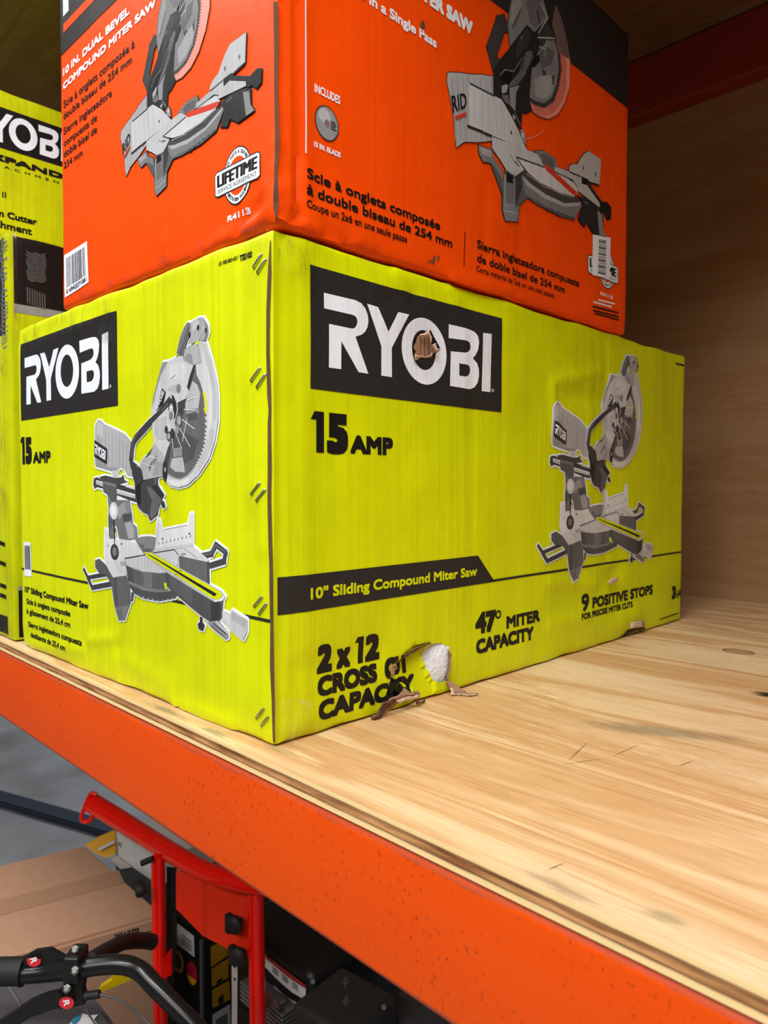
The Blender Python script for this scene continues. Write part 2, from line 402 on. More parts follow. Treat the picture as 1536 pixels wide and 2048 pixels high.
        def grid(fix, val, a, b):
            na = max(2, round((hi[a]-lo[a])/s.step)); nb = max(2, round((hi[b]-lo[b])/s.step)); vs = []
            for i in range(na+1):
                row = []
                for j in range(nb+1):
                    p = V3((0, 0, 0)); p[fix] = val; p[a] = lo[a]+(hi[a]-lo[a])*i/na; p[b] = lo[b]+(hi[b]-lo[b])*j/nb
                    row.append(bm.verts.new(s.surf(p)))
                vs.append(row)
            for i in range(na):
                for j in range(nb): bm.faces.new((vs[i][j], vs[i+1][j], vs[i+1][j+1], vs[i][j+1]))
        grid(0, lo.x, 1, 2); grid(1, hi.y, 0, 2); grid(2, lo.z, 0, 1); grid(2, hi.z, 0, 1)
        bmesh.ops.remove_doubles(bm, verts=bm.verts[:], dist=0.00025)
        for fc in bm.faces:
            fc.normal_update(); c = fc.calc_center_median(); q = V3([min(max(c[i], lo[i]+0.05), hi[i]-0.05) for i in range(3)])
            if fc.normal.dot(c-q) < 0: fc.normal_flip()
        return from_bm(name, bm, m, root, 60)
    # ---- prints
    def lay(s, name, f, layers, parent=None, g=0):
        """layers: list of (2-D triangles / convex polygons in face metres, level, material). One mesh that follows the board exactly."""
        mats = []; V = []; F = []; MI = []
        for polys, lev, m in layers:
            if m not in mats: mats.append(m)
            mi = mats.index(m); off0 = 0.00025+0.00020*lev; seen = {}
            for P in polys:
                dl = getattr(P, 'dl', 0.0); off = off0+0.00020*dl
                ar = sum(P[k-1][0]*P[k][1]-P[k][0]*P[k-1][1] for k in range(len(P)))
                if abs(ar) < 1e-12: continue
                if ar < 0: P = P[::-1]
                for q in s.split(f, P):
                    cx = sum(p[0] for p in q)/len(q); cy = sum(p[1] for p in q)/len(q); key = s.tri_at(f, cx, cy); ids = []
                    for x, y in q:
                        k = (round(x*1e6), round(y*1e6), dl)
                        if k not in seen: seen[k] = len(V); V.append(s.at_tri(f, key, x, y, off))
                        if not ids or ids[-1] != seen[k]: ids.append(seen[k])
                    if len(ids) > 1 and ids[0] == ids[-1]: ids.pop()
                    if len(ids) > 2 and len(set(ids)) == len(ids): F.append(ids); MI.append(mi)
        me = bpy.data.meshes.new(name); me.from_pydata([tuple(v) for v in V], [], F); me.polygons.foreach_set('material_index', MI)
        return link(name, me, mats, parent or s.root, 180)
    def px(s, f, pts, o=(0, 0), k=1.0): return [s.uv(f, o[0]+x/k, o[1]+y/k) for x, y in pts]
class Q(list):
    dl = 0.0
def lift(P, d):
    q = Q(P); q.dl = d; return q
def mapq(polys, m): return [lift([m(x, y) for x, y in T], getattr(T, 'dl', 0.0)) for T in polys]
def tri(outer, *holes):
    loops = [[V3((x, y, 0)) for x, y in L] for L in (outer,)+holes]; allp = [p for L in (outer,)+holes for p in L]
    return [[allp[i] for i in t] for t in tessellate_polygon(loops)]
def rect(a, b, c, d): return [[(a, b), (c, b), (c, d), (a, d)]]
def quad_map(q):
    """unit square -> quad given as TL, TR, BR, BL"""
    tl, tr, br, bl = q
    def m(x, y):
        return tuple((bl[i]*(1-x)+br[i]*x)*(1-y)+(tl[i]*(1-x)+tr[i]*x)*y for i in range(2))
    return m
def ell(cx, cy, rx, ry, n=28, a0=0.0, a1=2*math.pi): return [(cx+rx*math.cos(a0+(a1-a0)*k/n), cy+ry*math.sin(a0+(a1-a0)*k/n)) for k in range(n+(0 if a1-a0 > 6.28 else 1))]
def stroke(pts, w):
    out = []
    for (ax, ay), (bx, by) in zip(pts, pts[1:]):
        L = math.hypot(bx-ax, by-ay) or 1; nx, ny = -(by-ay)/L*w/2, (bx-ax)/L*w/2; ex, ey = (bx-ax)/L*w*0.3, (by-ay)/L*w*0.3
        out.append([(ax-ex+nx, ay-ey+ny), (bx+ex+nx, by+ey+ny), (bx+ex-nx, by+ey-ny), (ax-ex-nx, ay-ey-ny)])
    return out
def smear(polys, r, n=10):
    return [lift([(x+r*math.cos(2*math.pi*k/n), y+r*math.sin(2*math.pi*k/n)) for x, y in T], k*0.03) for k in range(n) for P in polys for T in tri(P)]
# ---- text as flat triangles
_cache = {}
def glyphs(txt, space=1.0):
    key = (txt, space)
    if key in _cache: return _cache[key]
    c = bpy.data.curves.new('t', 'FONT'); c.body = txt; c.resolution_u = 3; c.space_character = space
    o = bpy.data.objects.new('t', c); COL.objects.link(o); bpy.context.view_layer.update()
    dg = bpy.context.evaluated_depsgraph_get(); me = bpy.data.meshes.new_from_object(o.evaluated_get(dg))
    P = [[(me.vertices[i].co.x, me.vertices[i].co.y) for i in p.vertices] for p in me.polygons]
    bpy.data.objects.remove(o); bpy.data.curves.remove(c); bpy.data.meshes.remove(me)
    _cache[key] = P; return P
def bounds(P):
    xs = [x for q in P for x, y in q]; ys = [y for q in P for x, y in q]; return min(xs), max(xs), min(ys), max(ys)
CAPH = bounds(glyphs('H'))[3]
RING8 = ((1, 1), (1, -1), (-1, 1), (-1, -1), (1, 0), (-1, 0), (0, 1), (0, -1), (0, 0))
RING = tuple((i/2, j/2) for i in (-2, -1, 0, 1, 2) for j in (-2, -1, 0, 1, 2) if max(abs(i), abs(j)) == 2)+((0, 0),)
def text(txt, u0, v0, u1, h, bold=0.0, ref=None, space=1.0, shear=0.0):
    """txt with its ref part (default all) spanning u0..u1 on baseline v0 and capitals h high; bold = stroke growth as a share of h"""
    P = glyphs(txt, space); a, b, _, _ = bounds(P)
    if ref:
        i = txt.index(ref); pre = txt[:i+len(ref)]
        b2 = bounds(glyphs(pre, space))[1]; rb = bounds(glyphs(ref, space)); wref = rb[1]-rb[0]; a2 = b2-wref
    else: a2, b2 = a, b
    g = bold*h; u0 += g; u1 -= g; v0 += g; h2 = h-2*g
    sx = (u1-u0)/(b2-a2); sy = h2/CAPH
    P = [[(u0+(x-a2)*sx+shear*y*sy, v0+y*sy) for x, y in q] for q in P]
    if bold: P = [lift([(x+dx*g, y+dy*g) for x, y in q], k*0.02) for k, (dx, dy) in enumerate(RING if bold >= 0.055 else RING8) for q in P]
    return P
def one(u0, v0, u1, h):
    """the flagged figure 1 of the carton's bold face"""
    w_ = u1-u0; return tri([(u0+w_*0.42, v0), (u1, v0), (u1, v0+h), (u0+w_*0.30, v0+h), (u0, v0+h*0.80), (u0+w_*0.42, v0+h*0.80)])
def ptext(C, f, txt, p0, p1, top, bold=0.05, ref=None, space=1.0, shear=0.0):
    """placed from photo points: baseline start, baseline end, y of cap height at the start"""
    u0, v0 = C.uv(f, *p0); u1, _ = C.uv(f, *p1); h = C.uv(f, p0[0], top)[1]-v0
    return text(txt, u0, v0, u1, h, bold, ref, space, shear)
# ---- the five-letter wordmark, drawn once in panel coordinates (x, y in 0..1)
_Z = (540, 500); _K = 2.954
def build_logo():
    lo = Carton((-1, 0, 0), (0, 1, 1))
    P = lambda pts: lo.px('B', pts, _Z, _K)
    tl, tr, br, bl = P([(233, 84), (1372, 408), (1358, 957), (232, 820)])
    u0 = (tl[0]+bl[0])/2; u1 = (tr[0]+br[0])/2; v1 = (tl[1]+tr[1])/2; v0 = (bl[1]+br[1])/2
    N = lambda pts: [((u-u0)/(u1-u0), (v-v0)/(v1-v0)) for u, v in P(pts)]
    Rr = N([(315, 253), (440, 283), (500, 297), (535, 315), (560, 347), (574, 385), (578, 420), (573, 455), (560, 482), (540, 500), (502, 513), (578, 732), (520, 722), (418, 540), (416, 705), (343, 695), (345, 437), (480, 465), (496, 462), (508, 447), (513, 425), (510, 405), (500, 392), (485, 384), (316, 345)])
    Y = N([(570, 318), (637, 338), (697, 483), (757, 367), (823, 381), (717, 580), (718, 752), (655, 742), (655, 570)])
    o1 = N([(778, 590), (1046, 612), (905, 398), (930, 797)]); i1 = N([(843, 590), (985, 600), (905, 470), (930, 711)])
    def el(q): return ell((q[0][0]+q[1][0])/2, (q[2][1]+q[3][1])/2, (q[1][0]-q[0][0])/2, (q[2][1]-q[3][1])/2, 40)
    B = N([(1057, 438), (1150, 461), (1185, 472), (1208, 485), (1226, 510), (1232, 545), (1226, 590), (1212, 622), (1198, 640), (1220, 668), (1231, 705), (1232, 745), (1224, 785), (1207, 812), (1180, 823), (1063, 803), (1070, 598), (1150, 607), (1170, 602), (1182, 588), (1185, 568), (1180, 548), (1168, 538), (1150, 533), (1058, 520)])
    Bh = N([(1117, 670), (1160, 677), (1175, 684), (1183, 705), (1178, 732), (1165, 745), (1150, 748), (1117, 742)])
    I = N([(1255, 490), (1305, 497), (1298, 840), (1248, 834)]); rg = N([(1312, 830)])[0]
    return tri(Rr)+tri(Y)+tri(el(o1), el(i1))+tri(B, Bh)+tri(I), tri(ell(rg[0], rg[1], 0.008, 0.016, 14), ell(rg[0], rg[1], 0.005, 0.010, 14))
LOGO, LOGO_R = build_logo()
def logo_layers(q, back, fore, lev=1, reg=True):
    m = quad_map(q)
    return [(tri(q), lev, back), ([[m(x, y) for x, y in T] for T in LOGO+(LOGO_R if reg else [])], lev+1, fore)]
def barcode(q, white, black, n=24, seed=1, digits=True):
    rnd = random.Random(seed); m = quad_map(q); bars = []; x = 0.10
    while x < 0.90:
        wd = rnd.choice((0.012, 0.012, 0.025, 0.04)); 
        bars.append([m(x, 0.20), m(min(x+wd, 0.92), 0.20), m(min(x+wd, 0.92), 0.90), m(x, 0.90)]); x += wd+rnd.choice((0.014, 0.022, 0.03))
    if digits:
        for T in text('0 6942071081', 0.08, 0.06, 0.92, 0.10, 0.03): bars.append([m(x, y) for x, y in T])
    return [(tri(q), 2, white), (bars, 3, black)]

# ------------------------------------------------------------------ setting
SH_ROT = -0.0262; SH_Y = -0.0225
def sh_local(p): 
    p = V3(p)-V3((0, SH_Y, 0)); c, s_ = math.cos(-SH_ROT), math.sin(-SH_ROT); return V3((p.x*c-p.y*s_, p.x*s_+p.y*c, p.z))
def shelf_obj(name, bm, mats, smooth=None):
    o = from_bm(name, bm, mats, None, smooth); o.location = (0, SH_Y, 0); o.rotation_euler = (0, 0, SH_ROT); return o
def dk(px, py): q = sh_local(on(2, 0, px, py)); return q.x, q.y
X0, X1, YB = -3.2, 1.9, 1.155
kn1 = dk(1477, 1303); kn2 = dk(1540, 1390); sc1 = dk(1315, 1462); st2 = dk(1120, 1775); st3 = dk(330, 1420); st4 = dk(560, 1500); kn3 = dk(1330, 1835); st5 = dk(430, 1465)
M['deck'] = plywood('plywood_deck_face', spots=[
    (*kn1, 0.022, 0.016, 0.0, (104, 52, 20), 1.0, True), (*kn2, 0.022, 0.016, 0.2, (46, 26, 14), 1.0, False),
    (*sc1, 0.085, 0.020, 0.45, (116, 108, 92), 0.6, False), (*st2, 0.03, 0.006, 0.0, (96, 90, 80), 0.5, False), (*kn3, 0.014, 0.006, 0.3, (120, 116, 96), 0.45, False),
    *[((a_[0]+b_[0])/2, (a_[1]+b_[1])/2, math.hypot(a_[0]-b_[0], a_[1]-b_[1])/2, 0.0009, math.atan2(b_[1]-a_[1], b_[0]-a_[0]), (70, 52, 34), 0.75, False) for a_, b_ in ((dk(1112, 1531), dk(1222, 1515)), (dk(1215, 1517), dk(1285, 1486)), (dk(1352, 1534), dk(1392, 1520)), (dk(1090, 1742), (dk(1134, 1724))), (dk(1130, 1528), dk(1180, 1480)))],
    (*st3, 0.05, 0.006, 0.0, (110, 106, 92), 0.7, False), (*st5, 0.03, 0.006, 0.0, (104, 112, 80), 0.6, False), (*st4, 0.03, 0.006, 0.0, (130, 116, 84), 0.45, False)])
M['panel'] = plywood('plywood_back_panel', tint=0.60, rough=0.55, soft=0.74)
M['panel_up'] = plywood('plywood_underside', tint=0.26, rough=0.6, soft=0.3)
bm = bmesh.new(); bm_box(bm, (-6, -6, -1.32), (5, 6, -1.28)); o = from_bm('floor', bm, M['concrete']); o['kind'] = 'structure'
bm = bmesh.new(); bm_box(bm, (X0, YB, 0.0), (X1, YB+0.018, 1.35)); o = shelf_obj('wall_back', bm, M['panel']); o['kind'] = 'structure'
# plywood deck the cartons stand on
bm = bmesh.new(); bm_box(bm, (X0, 0, -0.015), (X1, YB, 0.0))
for f in bm.faces: f.material_index = 1 if f.normal.y < -0.5 else 0
o = shelf_obj('shelf_deck', bm, [M['deck'], M['ply_edge']]); tag(o, 'bare plywood shelf board the yellow-green carton stands on', 'shelf board')
# scratches and splinters on the deck
def scratch(pts, wd, m, nm, lab):
    b = bmesh.new(); P = [on(2, 0.0004, *p) for p in pts]
    bm_tube(b, catmull(P, 5), wd, 6); return b
# orange rack beams
def rack_beam(name, y0, ztop, h, lab, mt, flip=1):
    r = 0.007
    loop = []
    for cy, cz, s0 in ((r, -r, 180), (0.045-r, -r, 90), (0.045-r, -h+r, 0), (r, -h+r, -90)):
        for k in range(7):
            a = math.radians(s0-15*k); loop.append((cy+r*math.cos(a), cz+r*math.sin(a)))
    b = bmesh.new(); A = [b.verts.new((X0, y0+y*flip, ztop+z)) for y, z in loop]; B = [b.verts.new((X1, y0+y*flip, ztop+z)) for y, z in loop]; n = len(loop)
    for k in range(n): b.faces.new((A[k], A[(k+1) % n], B[(k+1) % n], B[k]))
    b.faces.new(A); b.faces.new(B[::-1]); bmesh.ops.recalc_face_normals(b, faces=b.faces[:])
    o = shelf_obj(name, b, mt, 40); tag(o, lab, 'rack beam'); return o
rack_beam('rack_beam', 0.0, -0.0152, 0.1015, 'orange speckled steel rack beam under the front edge of the plywood shelf board', M['beam'])
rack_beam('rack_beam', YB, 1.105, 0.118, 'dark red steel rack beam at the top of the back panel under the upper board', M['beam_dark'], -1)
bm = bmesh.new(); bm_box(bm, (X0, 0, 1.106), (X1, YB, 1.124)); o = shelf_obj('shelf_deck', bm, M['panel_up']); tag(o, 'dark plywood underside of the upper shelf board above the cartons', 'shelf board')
# ------------------------------------------------------------------ the yellow-green saw carton
X = 0.0
MAIN = Carton((-0.5745, 0.0, 0.0006), (0.0, 0.8475, 0.4400), r=0.004, amp=0.0011, seed=3.1, step=0.0055)
Bp = lambda x, y: MAIN.uv('B', x, y)
Ap = lambda x, y: MAIN.uv('A', x, y)
# dents and creases read off the photograph
for (x, y0, y1, wd, d) in ((562, 470, 1480, 0.0035, -0.0030), (590, 560, 1440, 0.006, -0.0010), (605, 480, 1440, 0.012, 0.0012), (943, 640, 1120, 0.007, -0.0009), (1212, 690, 1120, 0.010, -0.0012), (1180, 680, 980, 0.010, 0.0010)):
    MAIN.crease('B', Bp(x, y0), Bp(x, y1), wd, d)
for (a, b, wd, d) in (((1105, 770), (1112, 860), 0.008, 0.0026), ((1118, 760), (1200, 745), 0.008, 0.0018), ((1140, 790), (1200, 800), 0.012, -0.0018), ((1095, 1165), (1190, 1170), 0.007, 0.0018), ((1098, 1250), (1180, 1235), 0.008, 0.0016),
                      ((795, 545), (812, 590), 0.007, 0.0026), ((770, 600), (830, 590), 0.010, -0.0016), ((900, 575), (915, 600), 0.008, 0.0022), ((600, 1340), (760, 1310), 0.012, -0.0014), ((560, 1460), (640, 1430), 0.010, 0.0016)):
    MAIN.crease('B', Bp(*a), Bp(*b), wd, d)
MAIN.dent('B', *Bp(1222, 1145), 0.030, 0.022, -0.005); MAIN.dent('B', *Bp(1222, 1130), 0.020, 0.010, 0.003)
MAIN.dent('B', *Bp(1260, 1235), 0.045, 0.016, 0.004); MAIN.dent('B', *Bp(850, 685), 0.035, 0.035, -0.0025); MAIN.dent('B', *Bp(640, 1180), 0.09, 0.08, 0.002)
for (a, b, wd, d) in (((60, 1290), (165, 1300), 0.008, 0.002), ((180, 1280), (232, 1275), 0.006, 0.0022), ((232, 1275), (234, 1300), 0.005, -0.0025), ((350, 1410), (460, 1450), 0.007, 0.0022), ((352, 1395), (354, 1415), 0.004, -0.002), ((250, 1320), (330, 1370), 0.010, 0.001),
                      ((80, 690), (220, 625), 0.010, 0.0016), ((520, 980), (528, 1090), 0.012, 0.0015), ((500, 760), (505, 980), 0.02, 0.0012)):
    MAIN.crease('A', Ap(*a), Ap(*b), wd, d)
MAIN.dent('A', *Ap(150, 1150), 0.08, 0.09, 0.002); MAIN.dent('A', *Ap(300, 700), 0.10, 0.10, -0.0015)
# the torn corner near the bottom: a flap of board pushed inwards under a slit
Z8 = lambda pts: MAIN.px('B', pts, (700, 1250), 5.12)
HOLE_DARK = Z8([(430, 525), (530, 600), (640, 690), (600, 720), (520, 740), (440, 790), (340, 850), (325, 830), (370, 720), (405, 600)])
HOLE_FOAM = Z8([(830, 195), (880, 186), (950, 190), (990, 220), (1022, 275), (1033, 310), (1025, 400), (1010, 480), (990, 565), (930, 595), (860, 565), (825, 500), (790, 420), (765, 360), (785, 290)])
SLIT = Z8([(425, 440), (500, 390), (560, 318), (660, 255), (740, 215), (830, 192)])
FLAP = Z8([(425, 445), (500, 395), (560, 322), (660, 258), (740, 218), (830, 195), (765, 360), (825, 500), (880, 600), (900, 760), (700, 860), (640, 690), (530, 600), (430, 525)])
_vb = Z8([(700, 780)])[0][1]
def flap_fn(u, v):
    if not inside((u, v), FLAP): return 0.0
    d = min(seg_d((u, v), a, b) for a, b in zip(SLIT, SLIT[1:]))
    return -0.008*max(0.0, 1-d/0.07)
MAIN.feat['B'].append(flap_fn)
MAIN.holes['B'] = [HOLE_DARK, HOLE_FOAM]
main = thing('saw_carton', 'yellow-green corrugated miter saw carton with a torn lower corner, beneath the orange carton', 'box', (-0.287, 0.424, 0))
MAIN.build('carton_body', M['lime'], main)
def panel_px(C, f, q, o=(0, 0), k=1.0): return C.px(f, q, o, k)
def square_uv(q):
    (a, b), (c, d), (e, g), (h, i) = q; ul, ur, vt, vb = (a+h)/2, (c+e)/2, (b+d)/2, (g+i)/2
    return [(ul, vt), (ur, vt), (ur, vb), (ul, vb)]
QB = square_uv(panel_px(MAIN, 'B', [(233, 84), (1372, 408), (1358, 957), (232, 820)], (540, 500), 2.954))
QA = square_uv(panel_px(MAIN, 'A', [(118, 292), (637, 108), (624, 625), (113, 705)], (0, 580), 2.695))
MAIN.lay('logo_panel', 'B', logo_layers(QB, M['ink'], M['white']))
MAIN.lay('logo_panel', 'A', logo_layers(QA, M['ink'], M['white']))
# lettering on the long side
def put1(f, *a): MAIN.lay('printed_figure', f, [(one(*a), 1, M['inkdeep'])])
ink = []
def T(f, *a, **k): MAIN.lay('printed_line', f, [(ptext(MAIN, f, *a, **k), 1, M['inkdeep'])])
T('B', '5', (653, 907), (695.5, 910), 825, bold=0.085); put1('B', Bp(619, 905)[0], Bp(631, 905)[1], Bp(647, 905)[0], Bp(640, 822)[1]-Bp(640, 904)[1])
T('B', 'AMP', (700, 907), (785, 912), 870, bold=0.075)
T('B', '2', (633, 1349), (664, 1341), 1291, bold=0.08); T('B', 'x', (673, 1339), (701, 1332), 1281, bold=0.06); T('B', '2', (731, 1325), (760, 1317), 1271, bold=0.08); put1('B', Bp(709, 1330)[0], Bp(716, 1328)[1], Bp(727, 1326)[0], Bp(720, 1274)[1]-Bp(720, 1328)[1])
T('B', 'CROSS', (634, 1395), (754, 1364), 1355, bold=0.075)
T('B', 'CAPACITY', (635, 1443), (834, 1386), 1403, bold=0.075)
T('B', '47', (951, 1270), (992, 1258), 1227, bold=0.085)
T('B', 'MITER', (1013, 1258), (1079, 1243), 1233, bold=0.075)
T('B', 'CAPACITY', (952, 1309), (1066, 1281), 1280, bold=0.075)
T('B', '9', (1162, 1224), (1177, 1221), 1189, bold=0.045)
T('B', 'POSITIVE STOPS', (1184, 1217), (1305, 1192), 1195, bold=0.065)
T('B', 'FOR PRECISE MITER CUTS', (1161, 1240), (1264, 1215), 1227.5, bold=0.06)
T('B', '3', (1343, 1199), (1351, 1198), 1173, bold=0.085)
T('B', '1/4', (1353, 1197), (1361, 1195), 1180, bold=0.04)
for q in (stroke([Bp(1320, 1239), Bp(1357, 1226)], 0.002), stroke([Bp(1352, 727), Bp(1368, 731)], 0.003), stroke([Bp(1345, 1189), Bp(1363, 1188)], 0.0016)): MAIN.lay('printed_mark', 'B', [(q, 1, M['inkdeep'])])
cu, cv = Bp(997, 1229); ro = abs(Bp(1003, 1229)[0]-cu); rv = 0.0042
MAIN.lay('printed_figure', 'B', [(tri(ell(cu, cv, ro*1.0, rv*1.2, 18), ell(cu, cv, ro*0.55, rv*0.65, 18)), 1, M['inkdeep'])])
cut = ptext(MAIN, 'B', 'CUT', (769, 1360), (826, 1345), 1318, bold=0.075)
MAIN.lay('printed_line', 'B', [(cut, 2, M['inkdeep'])])
# black stripe with the product line and the thin rule running on from it
zb = lambda pts: MAIN.px('B', pts, (540, 1080), 2.954)
b0 = zb([(24, 226), (1228, 93), (1328, 240), (30, 457)]); vt = sum(Bp(x, y)[1] for x, y in ((560, 1154), (955.7, 1111.5)))/2; vb = sum(Bp(x, y)[1] for x, y in ((560, 1233), (989.6, 1161)))/2
ue = 0.8475-0.003
band = [(0.0035, vb), (Bp(989.6, 1161)[0], vb), (Bp(955.7, 1111.5)[0], vt), (0.0035, vt)]
rule_h = 0.0028
stripe_txt = ptext(MAIN, 'B', '10" Sliding Compound Miter Saw', (616, 1198.5), (953.7, 1140), 1175.5, bold=0.05)
MAIN.lay('stripe', 'B', [(tri(band)+rect(band[1][0]-0.01, vb, ue, vb+rule_h), 1, M['ink']), (stripe_txt, 2, M['yellow_print'])])
# lettering on the short side
T('A', '5', (52, 928), (64.5, 925), 875, bold=0.085); put1('A', Ap(42, 928)[0], Ap(46, 929)[1], Ap(50.5, 928)[0], Ap(47, 874)[1]-Ap(47, 929)[1])
T('A', 'AMP', (67, 927), (102, 924), 904, bold=0.075)
T('A', '10" Sliding Compound Miter Saw', (50, 1184), (179, 1217), 1172, bold=0.055)
T('A', 'Scie à onglets composée', (54, 1207), (143, 1234), 1196, bold=0.045)
T('A', 'à glissement de 25,4 cm', (54, 1227), (143, 1254), 1216, bold=0.045)
T('A', 'Sierra ingleteadora compuesta', (57, 1253), (167, 1286), 1242, bold=0.045)
T('A', 'deslizante de 25,4 cm', (61, 1274), (134, 1298), 1263.5, bold=0.045)
T('A', 'US 1002-803-453 /', (438, 532), (476, 518), 524.5, bold=0.03)
T('A', 'TSS103', (478.5, 522.5), (503, 514), 510, bold=0.05)
va = Ap(65, 1144)[1]; va = (va+Ap(540, 1238)[1])/2
MAIN.lay('rule', 'A', [(rect(-0.5745+0.003, va-0.0014, -0.004, va+0.0014), 1, M['ink'])])
MAIN.lay('barcode_sticker', 'A', barcode(MAIN.px('A', [(130, 1358), (167, 1360), (175, 1545), (135, 1540)], (0, 580), 2.695), M['white'], M['ink'], seed=4, digits=False))

# --- the printed picture of the sliding saw: traced in two magnified frames of the short side
FA = lambda pts: MAIN.px('A', pts, (180, 620), 5.389)
FB = lambda pts: MAIN.px('A', pts, (160, 940), 4.389)
def teeth(pts, n, d):
    out = []
    for (ax, ay), (bx, by) in zip(pts, pts[1:]):
        L = math.hypot(bx-ax, by-ay); nx, ny = (by-ay)/L, -(bx-ax)/L
        for k in range(n):
            t = k/n; x, y = ax+(bx-ax)*t, ay+(by-ay)*t; out.append((x, y)); t2 = (k+0.8)/n; out.append((ax+(bx-ax)*t2-nx*d, ay+(by-ay)*t2-ny*d))
    return out+[pts[-1]]
SAW = []
def A_(c, *pts): SAW.append((c, FA(pts), True))
def B_(c, *pts): SAW.append((c, FB(pts), True))
def al(c, wd, *pts): SAW.extend((c, q, False) for q in stroke(FA(pts), wd))
def bl(c, wd, *pts, sil=False): SAW.extend((c, q, sil) for q in stroke(FB(pts), wd))
def an(c, *pts): SAW.append((c, FA(pts), False))
def bn(c, *pts): SAW.append((c, FB(pts), False))
# sawdust bag
A_(178, (95, 1185), (130, 1195), (160, 1230), (290, 1290), (380, 1340), (450, 1420), (440, 1620), (460, 1700), (470, 1800), (415, 1790), (370, 1710), (330, 1700), (310, 1760), (200, 1730), (70, 1690), (60, 1600), (60, 1250), (75, 1210))
for k in range(9): al(160 if k % 2 else 150, 0.0013, (95+k*38, 1260+k*22), (98+k*38, 1660+k*8))
an(196, (100, 1200), (150, 1240), (140, 1380), (80, 1340), (80, 1240)); an(150, (66, 1610), (200, 1690), (300, 1700), (300, 1750), (200, 1725), (72, 1685))
# rails
B_(66, (130, 75), (160, 62), (215, 92), (330, 118), (500, 168), (500, 285), (430, 262), (330, 218), (215, 165), (160, 150), (140, 168), (125, 130))
bn(220, (150, 88), (212, 104), (212, 118), (150, 100)); bn(186, (150, 102), (212, 120), (212, 148), (150, 122))
bn(228, (335, 166), (495, 215), (495, 232), (335, 184)); bn(196, (335, 186), (495, 234), (495, 252), (332, 206))
bn(214, (400, 128), (500, 156), (500, 176), (412, 150))
B_(92, (215, 92), (335, 122), (335, 272), (300, 292), (268, 252), (250, 214), (215, 192)); bn(120, (222, 98), (328, 124), (326, 150), (220, 120))
B_(74, (180, 60), (232, 48), (330, 70), (388, 60), (392, 84), (430, 105), (350, 128), (200, 95)); B_(60, (380, 45), (392, 45), (398, 85), (382, 85))
B_(198, (285, 5), (345, 5), (345, 60), (300, 70))
# column
B_(118, (255, 225), (300, 285), (340, 262), (442, 265), (465, 400), (470, 470), (505, 500), (515, 600), (440, 616), (350, 602), (330, 500), (310, 480), (320, 605), (270, 602), (258, 450), (265, 350))
bn(160, (332, 335), (400, 275), (436, 285), (452, 368), (385, 380), (352, 440)); bn(134, (395, 280), (432, 280), (450, 365), (420, 370)); bn(84, (382, 395), (455, 378), (460, 440), (392, 456)); bn(172, (400, 465), (450, 452), (490, 520), (500, 596), (430, 604)); bn(140, (455, 455), (500, 505), (508, 596), (480, 600), (478, 520))
bn(92, (262, 395), (300, 395), (300, 470), (275, 520), (275, 600), (265, 600)); bn(70, (300, 470), (322, 520), (318, 560), (306, 520))
# back arch
B_(136, (490, 612), (540, 585), (620, 580), (672, 592), (660, 690), (640, 722), (570, 742), (530, 682)); bn(104, (520, 640), (570, 660), (560, 690), (640, 690), (630, 720), (572, 735))
# left fence, clamp
B_(226, (230, 512), (255, 528), (270, 602), (400, 612), (500, 640), (532, 690), (572, 742), (405, 776), (400, 800), (240, 802), (225, 740))
for k in range(6): bl(210, 0.0012, (410+k*22, 630+k*6), (412+k*22, 760-k*2))
bl(52, 0.0034, (308, 395), (310, 540)); bl(60, 0.0022, (311, 540), (313, 690)); SAW.append((210, ell(*FB([(308, 358)])[0], 0.0098, 0.0098, 20), False)); SAW.append((232, ell(*FB([(304, 352)])[0], 0.006, 0.006, 16), False))
SAW.append((66, ell(*FB([(312, 720)])[0], 0.0098, 0.0092, 20), False)); SAW.append((128, ell(*FB([(312, 716)])[0], 0.005, 0.0048, 16), False)); bn(70, (366, 640), (378, 640), (378, 656), (366, 656)); bn(90, (255, 655), (262, 658), (260, 672), (254, 670))
# right fence
B_(224, (685, 428), (707, 433), (730, 525), (950, 480), (970, 380), (996, 376), (1000, 662), (840, 697), (640, 728), (665, 690)); bl(150, 0.0009, (742, 524), (945, 484)); bl(176, 0.0009, (690, 470), (676, 640)); bn(206, (668, 690), (1000, 640), (1000, 662), (840, 697), (640, 728))
for k in range(9): bl(120, 0.0012, (692+k*35, 652-k*8), (700+k*35, 638-k*8))
for x, y in ((730, 604), (967, 558)): bn(74, (x-6, y-8), (x+7, y-9), (x+6, y+8), (x-6, y+8))
# right base and carrying loop
bl(72, 0.0055, (1085, 752), (1160, 735), (1200, 655), (1285, 722), (1270, 800), (1150, 838), sil=True); bl(108, 0.0016, (1090, 748), (1158, 730), (1198, 655), (1280, 718))
B_(104, (875, 752), (1140, 805), (1145, 1002), (1000, 962), (880, 872)); B_(214, (838, 700), (1000, 664), (1142, 792), (1122, 806), (880, 752)); bn(150, (888, 735), (930, 728), (946, 742), (905, 755)); bl(140, 0.0008, (920, 690), (1040, 775)); bn(82, (1118, 812), (1140, 806), (1145, 1002), (1125, 996))
